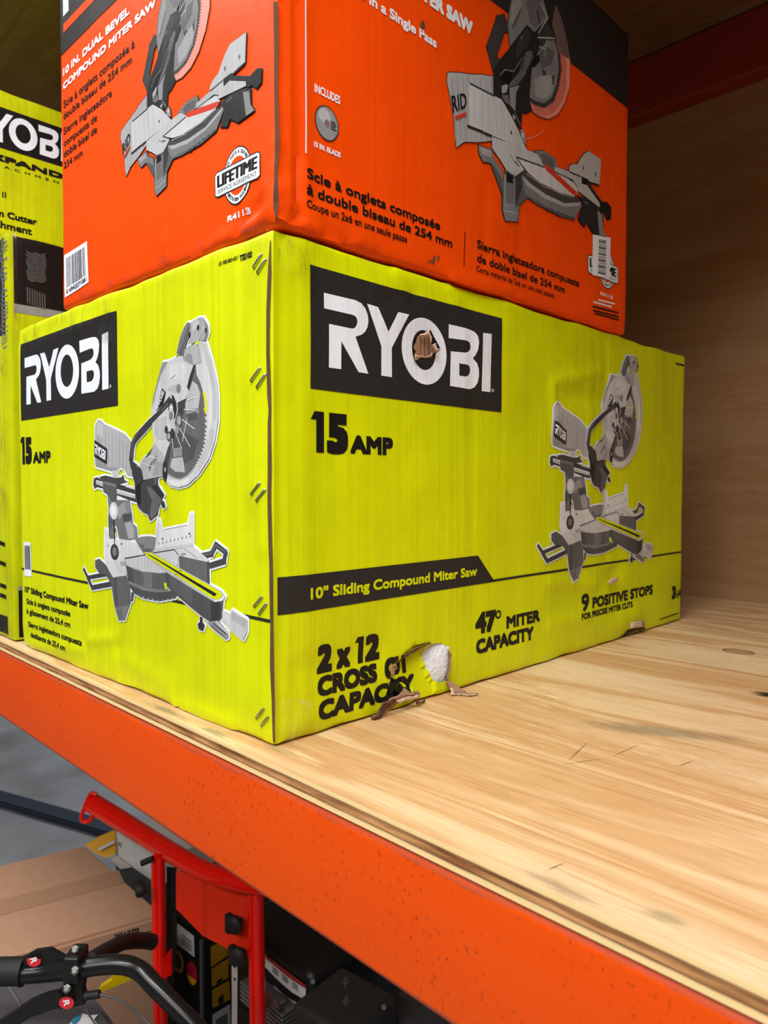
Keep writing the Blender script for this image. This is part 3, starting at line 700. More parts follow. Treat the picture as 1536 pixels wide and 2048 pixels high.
# left base, foot and loop
bl(66, 0.0045, (50, 868), (84, 942), (240, 914), sil=True); bl(66, 0.0055, (84, 942), (120, 1030), (285, 998), sil=True)
B_(92, (150, 790), (188, 778), (240, 830), (300, 945), (285, 1002), (240, 920), (180, 900), (150, 850))
B_(104, (300, 945), (415, 925), (440, 1000), (452, 1150), (435, 1200), (400, 1315), (345, 1320), (312, 1200), (285, 1010)); bn(86, (300, 945), (330, 940), (345, 1200), (312, 1190)); bn(130, (322, 1205), (432, 1190), (400, 1312), (347, 1317)); bn(112, (330, 1220), (372, 1210), (385, 1300), (350, 1310))
B_(216, (235, 802), (400, 780), (428, 900), (412, 926), (300, 942)); bl(140, 0.0008, (315, 800), (368, 895)); bn(150, (360, 810), (405, 802), (412, 835), (372, 840)); bn(200, (372, 815), (396, 810), (400, 828), (378, 832))
# table
B_(84, (440, 1000), (600, 1040), (780, 1060), (870, 1060), (850, 1122), (700, 1150), (560, 1124), (455, 1066), (455, 1150), (470, 1150), (478, 1080), (446, 1030))
bn(130, (445, 980), (600, 1030), (700, 1046), (790, 1046), (790, 1066), (690, 1074), (560, 1056), (440, 1002))
for k in range(8): bl(215, 0.0014, (520+k*44, 1105+min(k, 4)*9-max(0, k-5)*8), (522+k*44, 1122+min(k, 4)*8-max(0, k-5)*8))
B_(100, (410, 832), (470, 862), (560, 896), (700, 906), (762, 892), (772, 1052), (600, 1036), (430, 972)); bn(84, (410, 832), (470, 862), (480, 990), (430, 972)); bn(120, (560, 896), (640, 902), (640, 1040), (570, 1030))
B_(208, (410, 790), (590, 745), (640, 730), (840, 700), (862, 730), (872, 770), (870, 830), (800, 900), (700, 905), (560, 890), (470, 852), (415, 820))
for k in range(5): bl(190, 0.0016, (520+k*28, 785-k*6), (522+k*28, 870+k*4))
bl(70, 0.0011, (402, 774), (580, 744)); bl(70, 0.0011, (640, 730), (838, 698), (866, 735))
# front arm
B_(82, (760, 890), (780, 880), (1180, 1140), (1240, 1160), (1266, 1130), (1256, 1290), (1220, 1330), (1150, 1330), (1080, 1280), (900, 1130), (790, 1040), (760, 1000)); bn(62, (1160, 1150), (1245, 1160), (1240, 1300), (1218, 1328), (1160, 1328)); bn(96, (785, 900), (1000, 1040), (1000, 1180), (900, 1110), (800, 1030))
B_(188, (570, 718), (640, 722), (1250, 1060), (1286, 1110), (1262, 1146), (1190, 1158), (750, 888), (600, 772)); bn(232, (1190, 1140), (1240, 1135), (1270, 1100), (1284, 1112), (1262, 1146), (1190, 1158))
bn('y', (572, 720), (640, 730), (1240, 1066), (1262, 1095), (1228, 1134), (1182, 1130), (600, 762)); bn(40, (598, 738), (622, 744), (1212, 1086), (1192, 1110)); bn('y', (745, 990), (770, 990), (773, 1046), (756, 1046))
bn(60, (880, 880), (905, 880), (900, 888), (884, 888)); bn(60, (845, 912), (860, 912), (858, 920), (846, 920))
# foot of the arm, lever, pad
B_(56, (1065, 1285), (1086, 1290), (1086, 1330), (1106, 1360), (1090, 1410), (1055, 1395), (1045, 1350), (1065, 1330)); B_(150, (1120, 1335), (1225, 1318), (1310, 1420), (1312, 1470), (1286, 1482), (1172, 1390)); bl(80, 0.0016, (1180, 1345), (1296, 1440)); bl(96, 0.0014, (1160, 1360), (1280, 1466)); bl(222, 0.0014, (1205, 1330), (1306, 1430))
B_(198, (1258, 1232), (1330, 1262), (1345, 1225), (1480, 1310), (1476, 1420), (1440, 1492), (1330, 1392), (1260, 1302)); bn(176, (1340, 1240), (1470, 1318), (1462, 1390), (1340, 1310)); bn(216, (1262, 1246), (1325, 1275), (1325, 1370), (1268, 1300))
# black trunnion and dust hood
B_(70, (465, 18), (545, 60), (570, 82), (686, 50), (690, 130), (746, 215), (702, 300), (690, 390), (625, 445), (602, 385), (560, 370), (520, 330), (495, 240), (490, 120)); bn(102, (590, 150), (625, 150), (720, 252), (690, 370), (640, 436), (622, 400), (640, 262)); bn(50, (640, 150), (672, 132), (738, 216), (716, 246)); bn(40, (500, 80), (540, 100), (545, 300), (520, 310), (500, 220)); bn(96, (655, 70), (680, 62), (684, 122), (660, 130)); B_(62, (725, 272), (742, 270), (756, 320), (736, 336), (715, 300))
# guard ring, blade
A_(206, (1190, 330), (1270, 350), (1330, 560), (1375, 760), (1390, 960), (1388, 1200), (1352, 1420), (1290, 1600), (1180, 1770), (1060, 1885), (960, 1915), (865, 1890), (805, 1810), (790, 1700), (880, 1400), (1060, 830), (1150, 570))
an(190, (1200, 345), (1262, 365), (1318, 580), (1362, 780), (1372, 960), (1366, 1190), (1330, 1190), (1340, 960), (1300, 700), (1240, 480)); an(222, (1300, 700), (1330, 900), (1330, 1190), (1290, 1300), (1300, 960)); an(192, (1300, 1300), (1350, 1280), (1330, 1420), (1270, 1590), (1180, 1730), (1120, 1790), (1200, 1600)); an(222, (870, 1830), (960, 1850), (1080, 1810), (1050, 1870), (960, 1900), (870, 1880), (820, 1810))
an(104, (1150, 590), (1160, 700), (1200, 790), (1232, 900), (1246, 1030), *teeth([(1246, 1030), (1246, 1280), (1226, 1450), (1170, 1600), (1110, 1710), (1040, 1785), (970, 1812), (900, 1790), (832, 1740)], 4, -28), (812, 1640), (880, 1400), (950, 1100), (1060, 900), (1062, 830), (1100, 690))
an(188, (1115, 765), (1165, 805), (1200, 900), (1180, 1060), (1042, 1070), (1032, 1000)); an(150, (1040, 1080), (1180, 1066), (1190, 1110), (1050, 1120)); an(188, (892, 1602), (1010, 1582), (1032, 1750), (930, 1742), (872, 1692)); an(84, (1060, 1125), (1160, 1095), (1166, 1182), (1062, 1194)); an(84, (890, 1400), (1000, 1300), (1180, 1400), (1120, 1600), (1030, 1660), (1000, 1560), (900, 1560)); an(146, (920, 1490), (1000, 1480), (1005, 1570), (915, 1585))
an('y', (1222, 888), (1250, 886), (1276, 1000), (1266, 1132), (1242, 1062), (1256, 1010)); an('y', (1236, 1065), (1262, 1080), (1262, 1130))
# upper guard, motor, handle
A_(206, (785, 560), (860, 550), (920, 515), (1010, 495), (1020, 545), (1125, 600), (1090, 700), (1058, 830), (1078, 890), (1000, 1000), (950, 1100), (900, 1300), (880, 1400), (820, 1600), (700, 1440), (690, 1350), (670, 1160), (664, 1060), (720, 830))
an(150, (785, 566), (850, 560), (772, 700), (722, 860), (692, 1000), (668, 1060), (690, 920), (730, 770)); an(184, (840, 860), (900, 810), (980, 800), (985, 880), (910, 900)); an(188, (700, 1180), (840, 1140), (830, 1400), (740, 1400), (700, 1340)); an(216, (860, 600), (1000, 560), (1060, 640), (1000, 760), (860, 720)); SAW.append((130, ell(*FA([(965, 848)])[0], 0.0042, 0.0046, 14), False)); al(110, 0.0008, (885, 740), (930, 705))
A_(122, (1065, 132), (1090, 140), (1100, 160), (1095, 250), (1062, 330), (1015, 495), (965, 482), (940, 470), (985, 290), (1030, 180)); an(98, (1075, 160), (1095, 200), (1050, 340), (1005, 490), (970, 478), (1020, 330)); an('y', (930, 470), (965, 480), (935, 510))
A_(164, (1100, 135), (1180, 85), (1235, 80), (1282, 160), (1288, 240), (1260, 332), (1190, 332), (1100, 372), (1085, 250)); an(132, (1240, 100), (1282, 170), (1286, 240), (1258, 330), (1240, 325), (1262, 230)); an(190, (1110, 140), (1180, 98), (1200, 140), (1120, 240)); al(206, 0.0008, (1130, 350), (1200, 160)); al(206, 0.0008, (1110, 300), (1170, 150)); al(206, 0.0008, (1160, 340), (1240, 180)); SAW.append((50, ell(*FA([(1180, 192)])[0], 0.0022, 0.0028, 10), False)); SAW.append((50, ell(*FA([(1088, 270)])[0], 0.002, 0.003, 10), False)); SAW.append((60, ell(*FA([(1264, 222)])[0], 0.002, 0.0028, 10), False))
A_(176, (1035, 430), (1090, 378), (1190, 385), (1216, 560), (1130, 602), (1015, 546)); an(148, (1020, 530), (1060, 470), (1110, 480), (1128, 598)); an('y', (1140, 368), (1178, 330), (1192, 350), (1180, 378))
an(56, (1128, 600), (1150, 580), (1130, 680), (1075, 860), (1056, 830), (1085, 720))
# arm down to the trunnion
A_(180, (640, 1582), (700, 1432), (830, 1600), (805, 1700), (790, 1790), (590, 1832), (545, 1700), (560, 1640), (600, 1580)); an(72, (602, 1592), (694, 1470), (652, 1572)); an(112, (642, 1682), (702, 1602), (652, 1752)); an(120, (720, 1560), (735, 1600), (690, 1690), (700, 1620)); al(214, 0.0009, (560, 1640), (690, 1690)); al(214, 0.0009, (640, 1570), (730, 1600)); an(160, (730, 1630), (800, 1640), (790, 1770), (680, 1790))
an(74, (852, 1480), (892, 1420), (852, 1640), (830, 1730), (800, 1730), (805, 1640)); SAW.append((52, ell(*FA([(818, 1738)])[0], 0.0050, 0.0105, 18), False)); SAW.append((160, ell(*FA([(820, 1720)])[0], 0.0020, 0.0026, 12), False))
# hub and spokes of light
for a, b in (((950, 1072), (1145, 1076)), ((952, 1140), (1140, 1282)), ((960, 1240), (1092, 1472)), ((940, 1340), (1002, 1492)), ((896, 1380), (922, 1582)), ((960, 1005), (1082, 928)), ((1060, 970), (1160, 938)), ((1060, 1170), (1010, 1420))): al(226, 0.0009, a, b)
an(52, (880, 908), (912, 925), (942, 1000), (946, 1080), (930, 1160), (890, 1205), (846, 1130), (862, 1000)); an(70, (955, 1000), (1050, 950), (1020, 1080), (1000, 1160), (960, 1110))
for x, y, r, g in ((880, 945, .0030, 205), (885, 1062, .0048, 176), (885, 1062, .0028, 236), (882, 1140, .0075, 196), (884, 1142, .0045, 120), (972, 1192, .0072, 96), (972, 1192, .0045, 170), (862, 1362, .0052, 86), (862, 1362, .0030, 170), (950, 1292, .0046, 148), (832, 1290, .0038, 62), (905, 1270, .0060, 190), (900, 1330, .005, 60)): SAW.append((g, ell(*FA([(x, y)])[0], r*0.85, r, 16), False))
# front handle bar
A_(62, (868, 930), (905, 985), (762, 1130), (702, 1192), (500, 1425), (485, 1480), (476, 1622), (438, 1622), (455, 1430), (500, 1340), (640, 1182), (730, 1102)); al(120, 0.001, (780, 1090), (850, 1010)); an(84, (455, 1440), (500, 1350), (560, 1290), (490, 1420), (470, 1600), (450, 1600))
A_(64, (440, 1610), (522, 1662), (572, 1722), (590, 1832), (520, 1900), (490, 1790), (455, 1690)); an(120, (510, 1660), (545, 1685), (540, 1700), (512, 1680))
# badges on bag and guard
an(46, (66, 1400), (200, 1492), (196, 1660), (66, 1580)); an(40, (786, 842), (826, 886), (800, 1010), (722, 1092))
badge1 = [(x, y) for x, y in FA([(66, 1400), (200, 1492), (196, 1660), (66, 1580)])]
badge2 = FA([(722, 1060), (786, 842), (826, 886), (730, 1100)])
def col(c): return M['yellow_print'] if c == 'y' else grey(c)
def saw_layers(fn):
    L = [(smear([list(map(fn, P)) for c, P, s_ in SAW if s_], 0.0021, 10), 2.0, M['white'])]
    for i, (c, P, s_) in enumerate(SAW):
        Q = list(map(fn, P)); L.append((tri(Q), 2.6+i*0.03, col(c)))
    for bq in (badge1, badge2):
        m = quad_map([fn(p) for p in bq]); L.append(([[m(x, y) for x, y in t] for t in LOGO], 2.9+len(SAW)*0.03, M['white']))
    return L
MAIN.lay('saw_picture', 'A', saw_layers(lambda p: p))
def affine(src, dst):
    """least-squares axis-aligned scale and shift between two print copies"""
    out = []
    for i in range(2):
        xs = [p[i] for p in src]; ys = [p[i] for p in dst]; mx = sum(xs)/len(xs); my = sum(ys)/len(ys)
        k = sum((x-mx)*(y-my) for x, y in zip(xs, ys))/sum((x-mx)**2 for x in xs); out.append((k, my-k*mx))
    return lambda p: (p[0]*out[0][0]+out[0][1], p[1]*out[1][0]+out[1][1])
ZR = lambda pts: MAIN.px('B', pts, (1000, 660), 3.4125)
fnB = affine(FA([(1235, 85), (95, 1185), (1390, 1000)])+FB([(50, 870), (370, 1325), (1285, 725), (1475, 1420)]), ZR([(920, 170), (385, 500), (968, 600), (262, 1465), (495, 1690), (975, 1215), (1040, 1545)]))
MAIN.lay('saw_picture', 'B', saw_layers(fnB))

# ---- staples, exposed board edges, tape, tears of the yellow-green carton
def staple(C, f, a, b, root):
    (u0, v0), (u1, v1) = C.uv(f, *a), C.uv(f, *b); n = V3((0, -1, 0)) if f == 'A' else V3((1, 0, 0))
    p0 = C.surf(C.pt(f, u0, v0), 0, f); p1 = C.surf(C.pt(f, u1, v1), 0, f); d = (p1-p0)*0.06
    bm = bmesh.new(); bm_tube(bm, [p0-n*0.002, p0+n*0.0008, p0+d+n*0.0015, p1-d+n*0.0015, p1+n*0.0008, p1-n*0.002], 0.0009, 8)
    return from_bm('staple', bm, M['staple'], root, 40)
for a, b in (((524, 508), (508, 536)), ((533, 519), (516, 547)), ((523, 736), (505, 763)), ((533, 749), (516, 776)), ((524, 966), (506.5, 989)), ((534, 979), (517.5, 1002)), ((526, 1193), (509, 1213)), ((535, 1207), (519, 1228)), ((529, 1417), (512, 1436)), ((538, 1433), (522, 1451))):
    staple(MAIN, 'A', a, b, main)
def edge_strip(C, name, pts, wid, mt, root, lev=3, f='A'):
    polys = []
    for (a, b), w0, w1 in zip(zip(pts, pts[1:]), wid, wid[1:]):
        polys.append([C.uv(f, a[0]-w0/2, a[1]), C.uv(f, a[0]+w0/2, a[1]), C.uv(f, b[0]+w1/2, b[1]), C.uv(f, b[0]-w1/2, b[1])])
    return C.lay(name, f, [(polys, lev, mt)], root)
edge_strip(MAIN, 'exposed_edge', [(541, 480), (541, 545), (538.5, 620), (538, 700), (539.5, 790), (541, 820), (540, 850), (541, 930), (541, 1000), (543, 1090), (544, 1160), (545, 1250), (545, 1330), (547.5, 1400), (549, 1490)], [2, 6, 6.5, 6, 7, 5, 6, 7, 6, 6, 7, 6, 8, 6, 5], M['kraft_dark'], main)
def sheet(name, pts, base, mt, parent, thick=0.0016, amp=0.0012, cuts=3, axis=0):
    """a torn scrap of board: outline from photo points, each lifted off the carton face by its own amount"""
    tris = tessellate_polygon([[V3((x, y, 0)) for x, y, o in pts]]); bm = bmesh.new()
    vs = [bm.verts.new(on(axis, base+o, x, y)) for x, y, o in pts]
    for t in tris:
        try: bm.faces.new([vs[i] for i in t])
        except ValueError: pass
    bmesh.ops.subdivide_edges(bm, edges=bm.edges[:], cuts=cuts, use_grid_fill=True)
    for v in bm.verts: v.co += V3((noise.noise(v.co*120), noise.noise(v.co*120+V3((9, 0, 0))), noise.noise(v.co*150+V3((0, 7, 0)))))*amp
    for v in bm.verts: v.co.z = max(v.co.z, 0.0022)
    bmesh.ops.recalc_face_normals(bm, faces=bm.faces[:])
    if sum(f.normal.x for f in bm.faces) < 0: bmesh.ops.reverse_faces(bm, faces=bm.faces[:])
    o = from_bm(name, bm, mt, parent, 50)
    s_ = o.modifiers.new('board', 'SOLIDIFY'); s_.thickness = thick; s_.offset = 0; return o
z8 = lambda L: [(700+x/5.12, 1250+y/5.12, o) for x, y, o in L]
sheet('torn_flap', z8([(228, 1022, .002), (300, 990, .004), (345, 945, .006), (392, 885, .008), (480, 805, .008), (520, 775, .008), (600, 755, .007), (662, 748, .006), (690, 800, .006), (705, 868, .004), (768, 858, .003), (742, 805, .006), (700, 762, .010), (712, 700, .012), (690, 680, .012), (640, 700, .010), (600, 690, .004), (540, 655, -.004), (530, 690, .002), (470, 730, .010), (400, 765, .010), (340, 830, .008), (260, 945, .005)]), 0.0, M['kraft'], main, amp=0.0022)
sheet('torn_rim', z8([(225, 1026, .004), (262, 940, .008), (340, 830, .012), (400, 770, .013), (470, 742, .013), (480, 765, .012), (420, 800, .011), (370, 870, .010), (310, 940, .008), (260, 1000, .005)]), 0.0, M['kraft_dark'], main, amp=0.003)
sheet('torn_rim', z8([(480, 765, .012), (540, 745, .012), (640, 735, .012), (700, 715, .013), (700, 740, .013), (640, 762, .012), (560, 770, .012), (500, 800, .011)]), 0.0, M['kraft_light'], main, amp=0.002)
sheet('torn_rim', z8([(668, 755, .008), (705, 765, .008), (742, 808, .006), (770, 858, .003), (700, 870, .004), (705, 820, .006)]), 0.0, M['kraft_dark'], main, amp=0.003)
sheet('torn_flap', z8([(985, 568, .001), (1012, 560, .002), (1090, 610, .008), (1180, 680, .016), (1210, 722, .020), (1282, 772, .026), (1312, 812, .028), (1262, 830, .026), (1210, 795, .022), (1160, 742, .016), (1100, 755, .012), (1052, 762, .009), (1015, 650, .003)]), 0.0, M['kraft'], main, amp=0.002)
sheet('torn_rim', z8([(1012, 650, .006), (1030, 655, .007), (1075, 715, .011), (1150, 730, .016), (1210, 778, .023), (1300, 800, .029), (1290, 828, .028), (1215, 806, .023), (1150, 752, .017), (1052, 768, .010)]), 0.0, M['kraft_light'], main, amp=0.0025)
sheet('torn_rim', z8([(425, 400), (470, 400), (500, 420), (440, 470), (432, 520), (418, 520), (425, 450)] and [(425, 415, .003), (470, 400, .004), (490, 440, .002), (448, 470, .002), (440, 525, .003), (415, 520, .003)]), 0.0, M['kraft'], main, amp=0.0015)
sheet('torn_rim', z8([(540, 345, -.001), (560, 312, .003), (660, 250, .003), (800, 190, .003), (830, 188, .002), (740, 222, -.003), (640, 276, -.004)]), 0.0, M['kraft_dark'], main, amp=0.0008)
sheet('torn_rim', z8([(1000, 255, .003), (1022, 280, .005), (1036, 312, .005), (1026, 420, .004), (1000, 560, .003), (992, 560, -.002), (1006, 420, -.006), (1010, 330, -.006)]), 0.0, M['kraft'], main, amp=0.0012)
# scraped patch and slot near the far lower edge
zr2 = lambda L: [(1236+x/5.12, 1100+y/5.12, o) for x, y, o in L]
sheet('torn_rim', zr2([(140, 738, .003), (262, 720, .003), (272, 765, .004), (262, 790, .005), (130, 800, .004)]), 0.0, M['kraft_light'], main, amp=0.001)
MAIN.lay('tear_slot', 'B', [(tri(MAIN.px('B', [(95, 815), (280, 790), (282, 818), (180, 838), (30, 915)], (1236, 1100), 5.12)), 2, M['inkdeep'])])
sheet('torn_rim', [(1216, 1165, .002), (1224, 1157, .004), (1237, 1155, .004), (1232, 1164, .004), (1222, 1170, .003)], 0.0, M['kraft_light'], main, amp=0.001)
# the punched letter: outer liner torn away, fluted board showing
z7 = lambda pts: MAIN.px('B', pts, (790, 620), 13.96)
hole_all = z7([(690, 690), (850, 600), (960, 525), (1010, 535), (1100, 720), (1200, 900), (1285, 1075), (1200, 1180), (1040, 1260), (1000, 1320), (860, 1345), (700, 1350), (560, 1455), (505, 1250), (495, 1050), (540, 880), (610, 750)])
board = z7([(700, 690), (850, 640), (940, 570), (1000, 600), (970, 670), (1010, 780), (1000, 900), (1040, 960), (1150, 950), (1165, 1090), (1240, 1100), (1190, 1170), (1040, 1230), (1010, 1300), (860, 1330), (720, 1320), (640, 1380), (565, 1410), (545, 1250), (590, 1150), (530, 1060), (540, 980), (600, 900), (630, 760)])
bu = [p[0] for p in board]; flu = []
for k in range(6):
    x = 720+k*58; P = z7([(x, 740+(k % 2)*40), (x+22, 735), (x+20, 1285), (x, 1290)]); flu.append(P)
MAIN.lay('torn_patch', 'B', [(tri(hole_all), 4, M['inkdeep']), (tri(board), 5, M['kraft']), (flu[::2], 6, M['kraft_dark']), (flu[1::2], 6, M['kraft'])])
zs = lambda L: [(790+x/13.96, 620+y/13.96, o) for x, y, o in L]
sheet('torn_rim', zs([(705, 690, .002), (850, 640, .004), (930, 560, .004), (985, 515, .003), (1000, 545, .004), (950, 600, .005), (1020, 760, .005), (1010, 930, .004), (985, 930, .004), (960, 720, .005), (900, 680, .005), (800, 690, .004), (730, 712, .003)]), 0.0, M['kraft_light'], main, thick=0.0008, amp=0.0008, cuts=2)
sheet('torn_rim', zs([(560, 1230, .003), (600, 1270, .004), (700, 1290, .005), (860, 1310, .005), (1000, 1270, .005), (1030, 1190, .004), (1040, 1260, .004), (1005, 1320, .004), (860, 1345, .004), (720, 1335, .004), (640, 1380, .003), (570, 1420, .002), (550, 1330, .003)]), 0.0, M['kraft_light'], main, thick=0.0008, amp=0.0008, cuts=2)
sheet('torn_rim', zs([(1030, 980, .002), (1140, 920, .004), (1150, 1010, .004), (1180, 1080, .004), (1260, 1080, .003), (1230, 1160, .003), (1150, 1140, .004)]), 0.0, M['kraft_light'], main, thick=0.0008, amp=0.0008, cuts=2)
# foam inside the torn hole
bm = bmesh.new(); bmesh.ops.create_icosphere(bm, subdivisions=5, radius=1.0)
fc = HOLE_FOAM; fu = sum(p[0] for p in fc)/len(fc); fv = sum(p[1] for p in fc)/len(fc)
for v in bm.verts:
    n = v.co.normalized(); k = 1+0.07*noise.noise(n*2.2)+0.02*noise.noise(n*9)
    v.co = V3((-0.037+n.x*0.036*k, fu+0.008+n.y*0.050*k, max(0.006, fv+n.z*0.062*k)))
foam = from_bm('foam_block', bm, M['foam'], None, 180, (-0.037, fu, 0.006)); tag(foam, 'lump of white packing foam showing in the torn hole of the yellow-green carton', 'packing foam')
# clear tape on the carton
def tape(C, f, pts, root, lev=22):
    a, b, c, d = C.axes(f); return C.lay('packing_tape', f, [(tri([(min(max(u, a+0.001), b-0.0005), min(max(v, c+0.002), d-0.0005)) for u, v in C.px(f, pts)]), lev, M['tape'])], root)
tape(MAIN, 'A', [(492, 474), (520, 464), (543, 455), (544, 548), (536, 556), (528, 500)], main)
tape(MAIN, 'B', [(549, 456), (600, 471), (628, 482), (624, 540), (590, 560), (560, 552), (549, 545)], main)
tape(MAIN, 'A', [(40, 660), (200, 592), (200, 640), (150, 665), (110, 672), (60, 690), (40, 700)], main)
tape(MAIN, 'A', [(196, 600), (236, 580), (236, 680), (214, 690), (196, 650)], main)
tape(MAIN, 'B', [(556, 1396), (600, 1396), (622, 1408), (590, 1480), (556, 1488)], main)

# ------------------------------------------------------------------ the orange carton on top
OR = Carton((-0.4305, 0.0025, 0.4408), (0.0030, 0.6290, 0.8690), r=0.0045, amp=0.0011, seed=8.4, step=0.0055)
Ob = lambda x, y: OR.uv('B', x, y); Oa = lambda x, y: OR.uv('A', x, y)
for (x, wd, d) in ((566, 0.004, -0.0026), (578, 0.005, 0.0018), (592, 0.004, -0.0028), (606, 0.007, 0.0014)):
    OR.crease('B', Ob(x, 0), Ob(x+4, 430), wd, d)
for (a, b, wd, d) in (((565, 425), (700, 480), 0.005, -0.0030), ((600, 430), (720, 490), 0.004, 0.0022), ((560, 436), (640, 462), 0.005, 0.0030), ((580, 440), (610, 425), 0.004, -0.003), ((700, 490), (760, 512), 0.005, -0.002), ((1040, 430), (1040, 590), 0.008, -0.0008), ((970, 380), (972, 520), 0.006, -0.0008), ((905, 560), (1010, 590), 0.006, 0.0022)):
    OR.crease('B', Ob(*a), Ob(*b), wd, d)
for (a, b, wd, d) in (((520, 400), (470, 470), 0.004, -0.0025), ((545, 410), (490, 465), 0.005, 0.0025), ((535, 440), (430, 480), 0.006, 0.002), ((330, 480), (335, 520), 0.006, 0.0018), ((290, 400), (290, 540), 0.012, 0.0008)):
    OR.crease('A', Oa(*a), Oa(*b), wd, d)
def crush(u, v):
    k = max(0, 1-math.hypot(u-0.003, v-0.441)/0.09); return k*0.004*noise.noise(V3((u*60, v*60, 2.0)))
OR.feat['A'].append(crush); OR.feat['B'].append(lambda u, v: crush(u+0.003, v))
orange = thing('saw_carton', 'orange miter saw carton with a black top band, standing on the yellow-green carton', 'box', (-0.214, 0.316, 0.4408))
OR.build('carton_body', M['orange'], orange)
edge_strip(OR, 'exposed_edge', [(552, 2), (553, 90), (552.5, 160), (555, 280), (553, 330), (552, 420), (554, 440)], [8, 8, 6.5, 7.5, 5, 8, 6], M['kraft_dark'], orange)
# black bands along the top
vtop = 0.869-0.0035; vb_ = Ob(1250, 213)[1]; va_ = Oa(113, 119)[1]
sh = []
OR.lay('header_band', 'B', [(rect(0.0075, vb_, 0.6245, vtop), 1, M['ink'])])
hd = rect(-0.427, va_, -0.0025, vtop)
u_, v_ = Oa(126, 33); vo1, vo0 = Oa(126, 49)[1], Oa(127, 65)[1]
big = text('RIDGID', u_, v_, -0.08, vtop-0.012-v_, 0.05)
OR.lay('header_band', 'A', [(hd, 1, M['ink']), (big, 2, M['white']), (rect(u_, vo0, -0.08, vo1), 2, M['orange'])])
wt, bk = [], []
def W(f, *a, **k): OR.lay('printed_line', f, [(ptext(OR, f, *a, **k), 1, M['white'])])
def K(f, *a, **k): OR.lay('printed_line', f, [(ptext(OR, f, *a, **k), 1, M['inkdeep'])])
W('A', '10 IN. DUAL BEVEL', (126, 153), (260, 22), 137.5, bold=0.075)
W('A', 'COMPOUND MITER SAW', (126, 180.5), (313, 2), 166, bold=0.075)
W('A', 'R4113', (456, 445), (499, 430), 432.5, bold=0.07)
K('A', 'Scie à onglets composée à', (127, 217), (270, 87), 202, bold=0.022)
K('A', 'double biseau de 254 mm', (127, 240), (264, 120), 226, bold=0.022)
K('A', 'Sierra ingleteadora', (127, 270), (225, 188), 256, bold=0.022)
K('A', 'compuesta de', (127, 293.5), (195, 238), 280, bold=0.022)
K('A', 'doble bisel de', (127, 315.6), (195, 261), 301.6, bold=0.022)
K('A', '254 mm', (127, 338), (165, 308), 325, bold=0.022)
W('B', 'COMPOUND MITER SAW', (893, 34.6), (945, 60), 6, bold=0.075, ref='SAW')
W('B', 'Cuts 2x6 in a Single Pass', (778.5, 35.6), (872.5, 88), 15, bold=0.05, ref='Single Pass')
W('B', 'INCLUDES', (628, 184), (679.5, 206), 167, bold=0.03)
W('B', '10 IN. BLADE', (627, 293), (681, 313), 282, bold=0.05)
K('B', 'Scie à onglets composée', (612, 357), (880.5, 463), 335.5, bold=0.042)
K('B', 'à double biseau de 254 mm', (612, 388.5), (904, 497), 367.5, bold=0.042)
K('B', 'Coupe un 2x6 en une seule passe', (612, 414.7), (814.6, 487), 398.5, bold=0.02)
K('B', 'Sierra ingleteadora compuesta', (953.7, 496), (1158.6, 574), 479, bold=0.035)
K('B', 'de doble bisel de 254 mm', (953.7, 523.5), (1130, 589), 507, bold=0.035)
K('B', 'Corta material de 2x6 en una sola pasada', (952, 542), (1110, 597), 530.5, bold=0.012)
W('B', 'R4113', (1200, 590), (1224, 597), 583, bold=0.06)
for k, (a, b) in enumerate((((1196, 600), (1228, 608)), ((1186, 604), (1222, 614)))): OR.lay('printed_line', 'B', [(stroke([Ob(*a), Ob(*b)], 0.002), 1, M['white'])])
for a, b in (((1185, 613), (1236, 626)), ((1186, 621), (1237, 634)), ((1190, 627), (1237, 640))): OR.lay('printed_line', 'B', [(stroke([Ob(*a), Ob(*b)], 0.0022), 1, M['inkdeep'])])
OR.lay('printed_rule', 'B', [(stroke([Ob(609, 2), Ob(610, 306)], 0.0016), 1, M['white'])]); OR.lay('printed_rule', 'B', [(stroke([Ob(929, 465), Ob(927.5, 532)], 0.0012), 1, M['inkdeep'])])
# round saw blade picture
cu, cv = Ob(653, 247.5); ru = (Ob(678, 259)[0]-Ob(629, 236)[0])/2; rv2 = (Ob(653, 212)[1]-Ob(653, 283)[1])/2
outl = []
for k in range(48):
    a = 2*math.pi*k/48; outl.append((cu+ru*0.93*math.cos(a), cv+rv2*0.93*math.sin(a))); a2 = a+2*math.pi*0.72/48; outl.append((cu+ru*1.02*math.cos(a2), cv+rv2*1.02*math.sin(a2)))
OR.lay('blade_picture', 'B', [(tri(outl), 1, grey(52)), (tri(ell(cu, cv, ru*0.9, rv2*0.9, 40)), 1.3, grey(150)), (tri(ell(cu-ru*0.2, cv+rv2*0.35, ru*0.5, rv2*0.4, 24)), 1.5, grey(186)), (tri(ell(cu, cv, ru*0.22, rv2*0.22, 20)), 1.7, grey(120)), (tri(ell(cu, cv, ru*0.08, rv2*0.08, 12)), 1.9, M['red_print']),
       ([p for k in range(4) for p in rect(cu+ru*0.3, cv-rv2*(0.22-k*0.13), cu+ru*(0.78-0.1*(k % 2)), cv-rv2*(0.15-k*0.13))], 1.9, grey(40))])
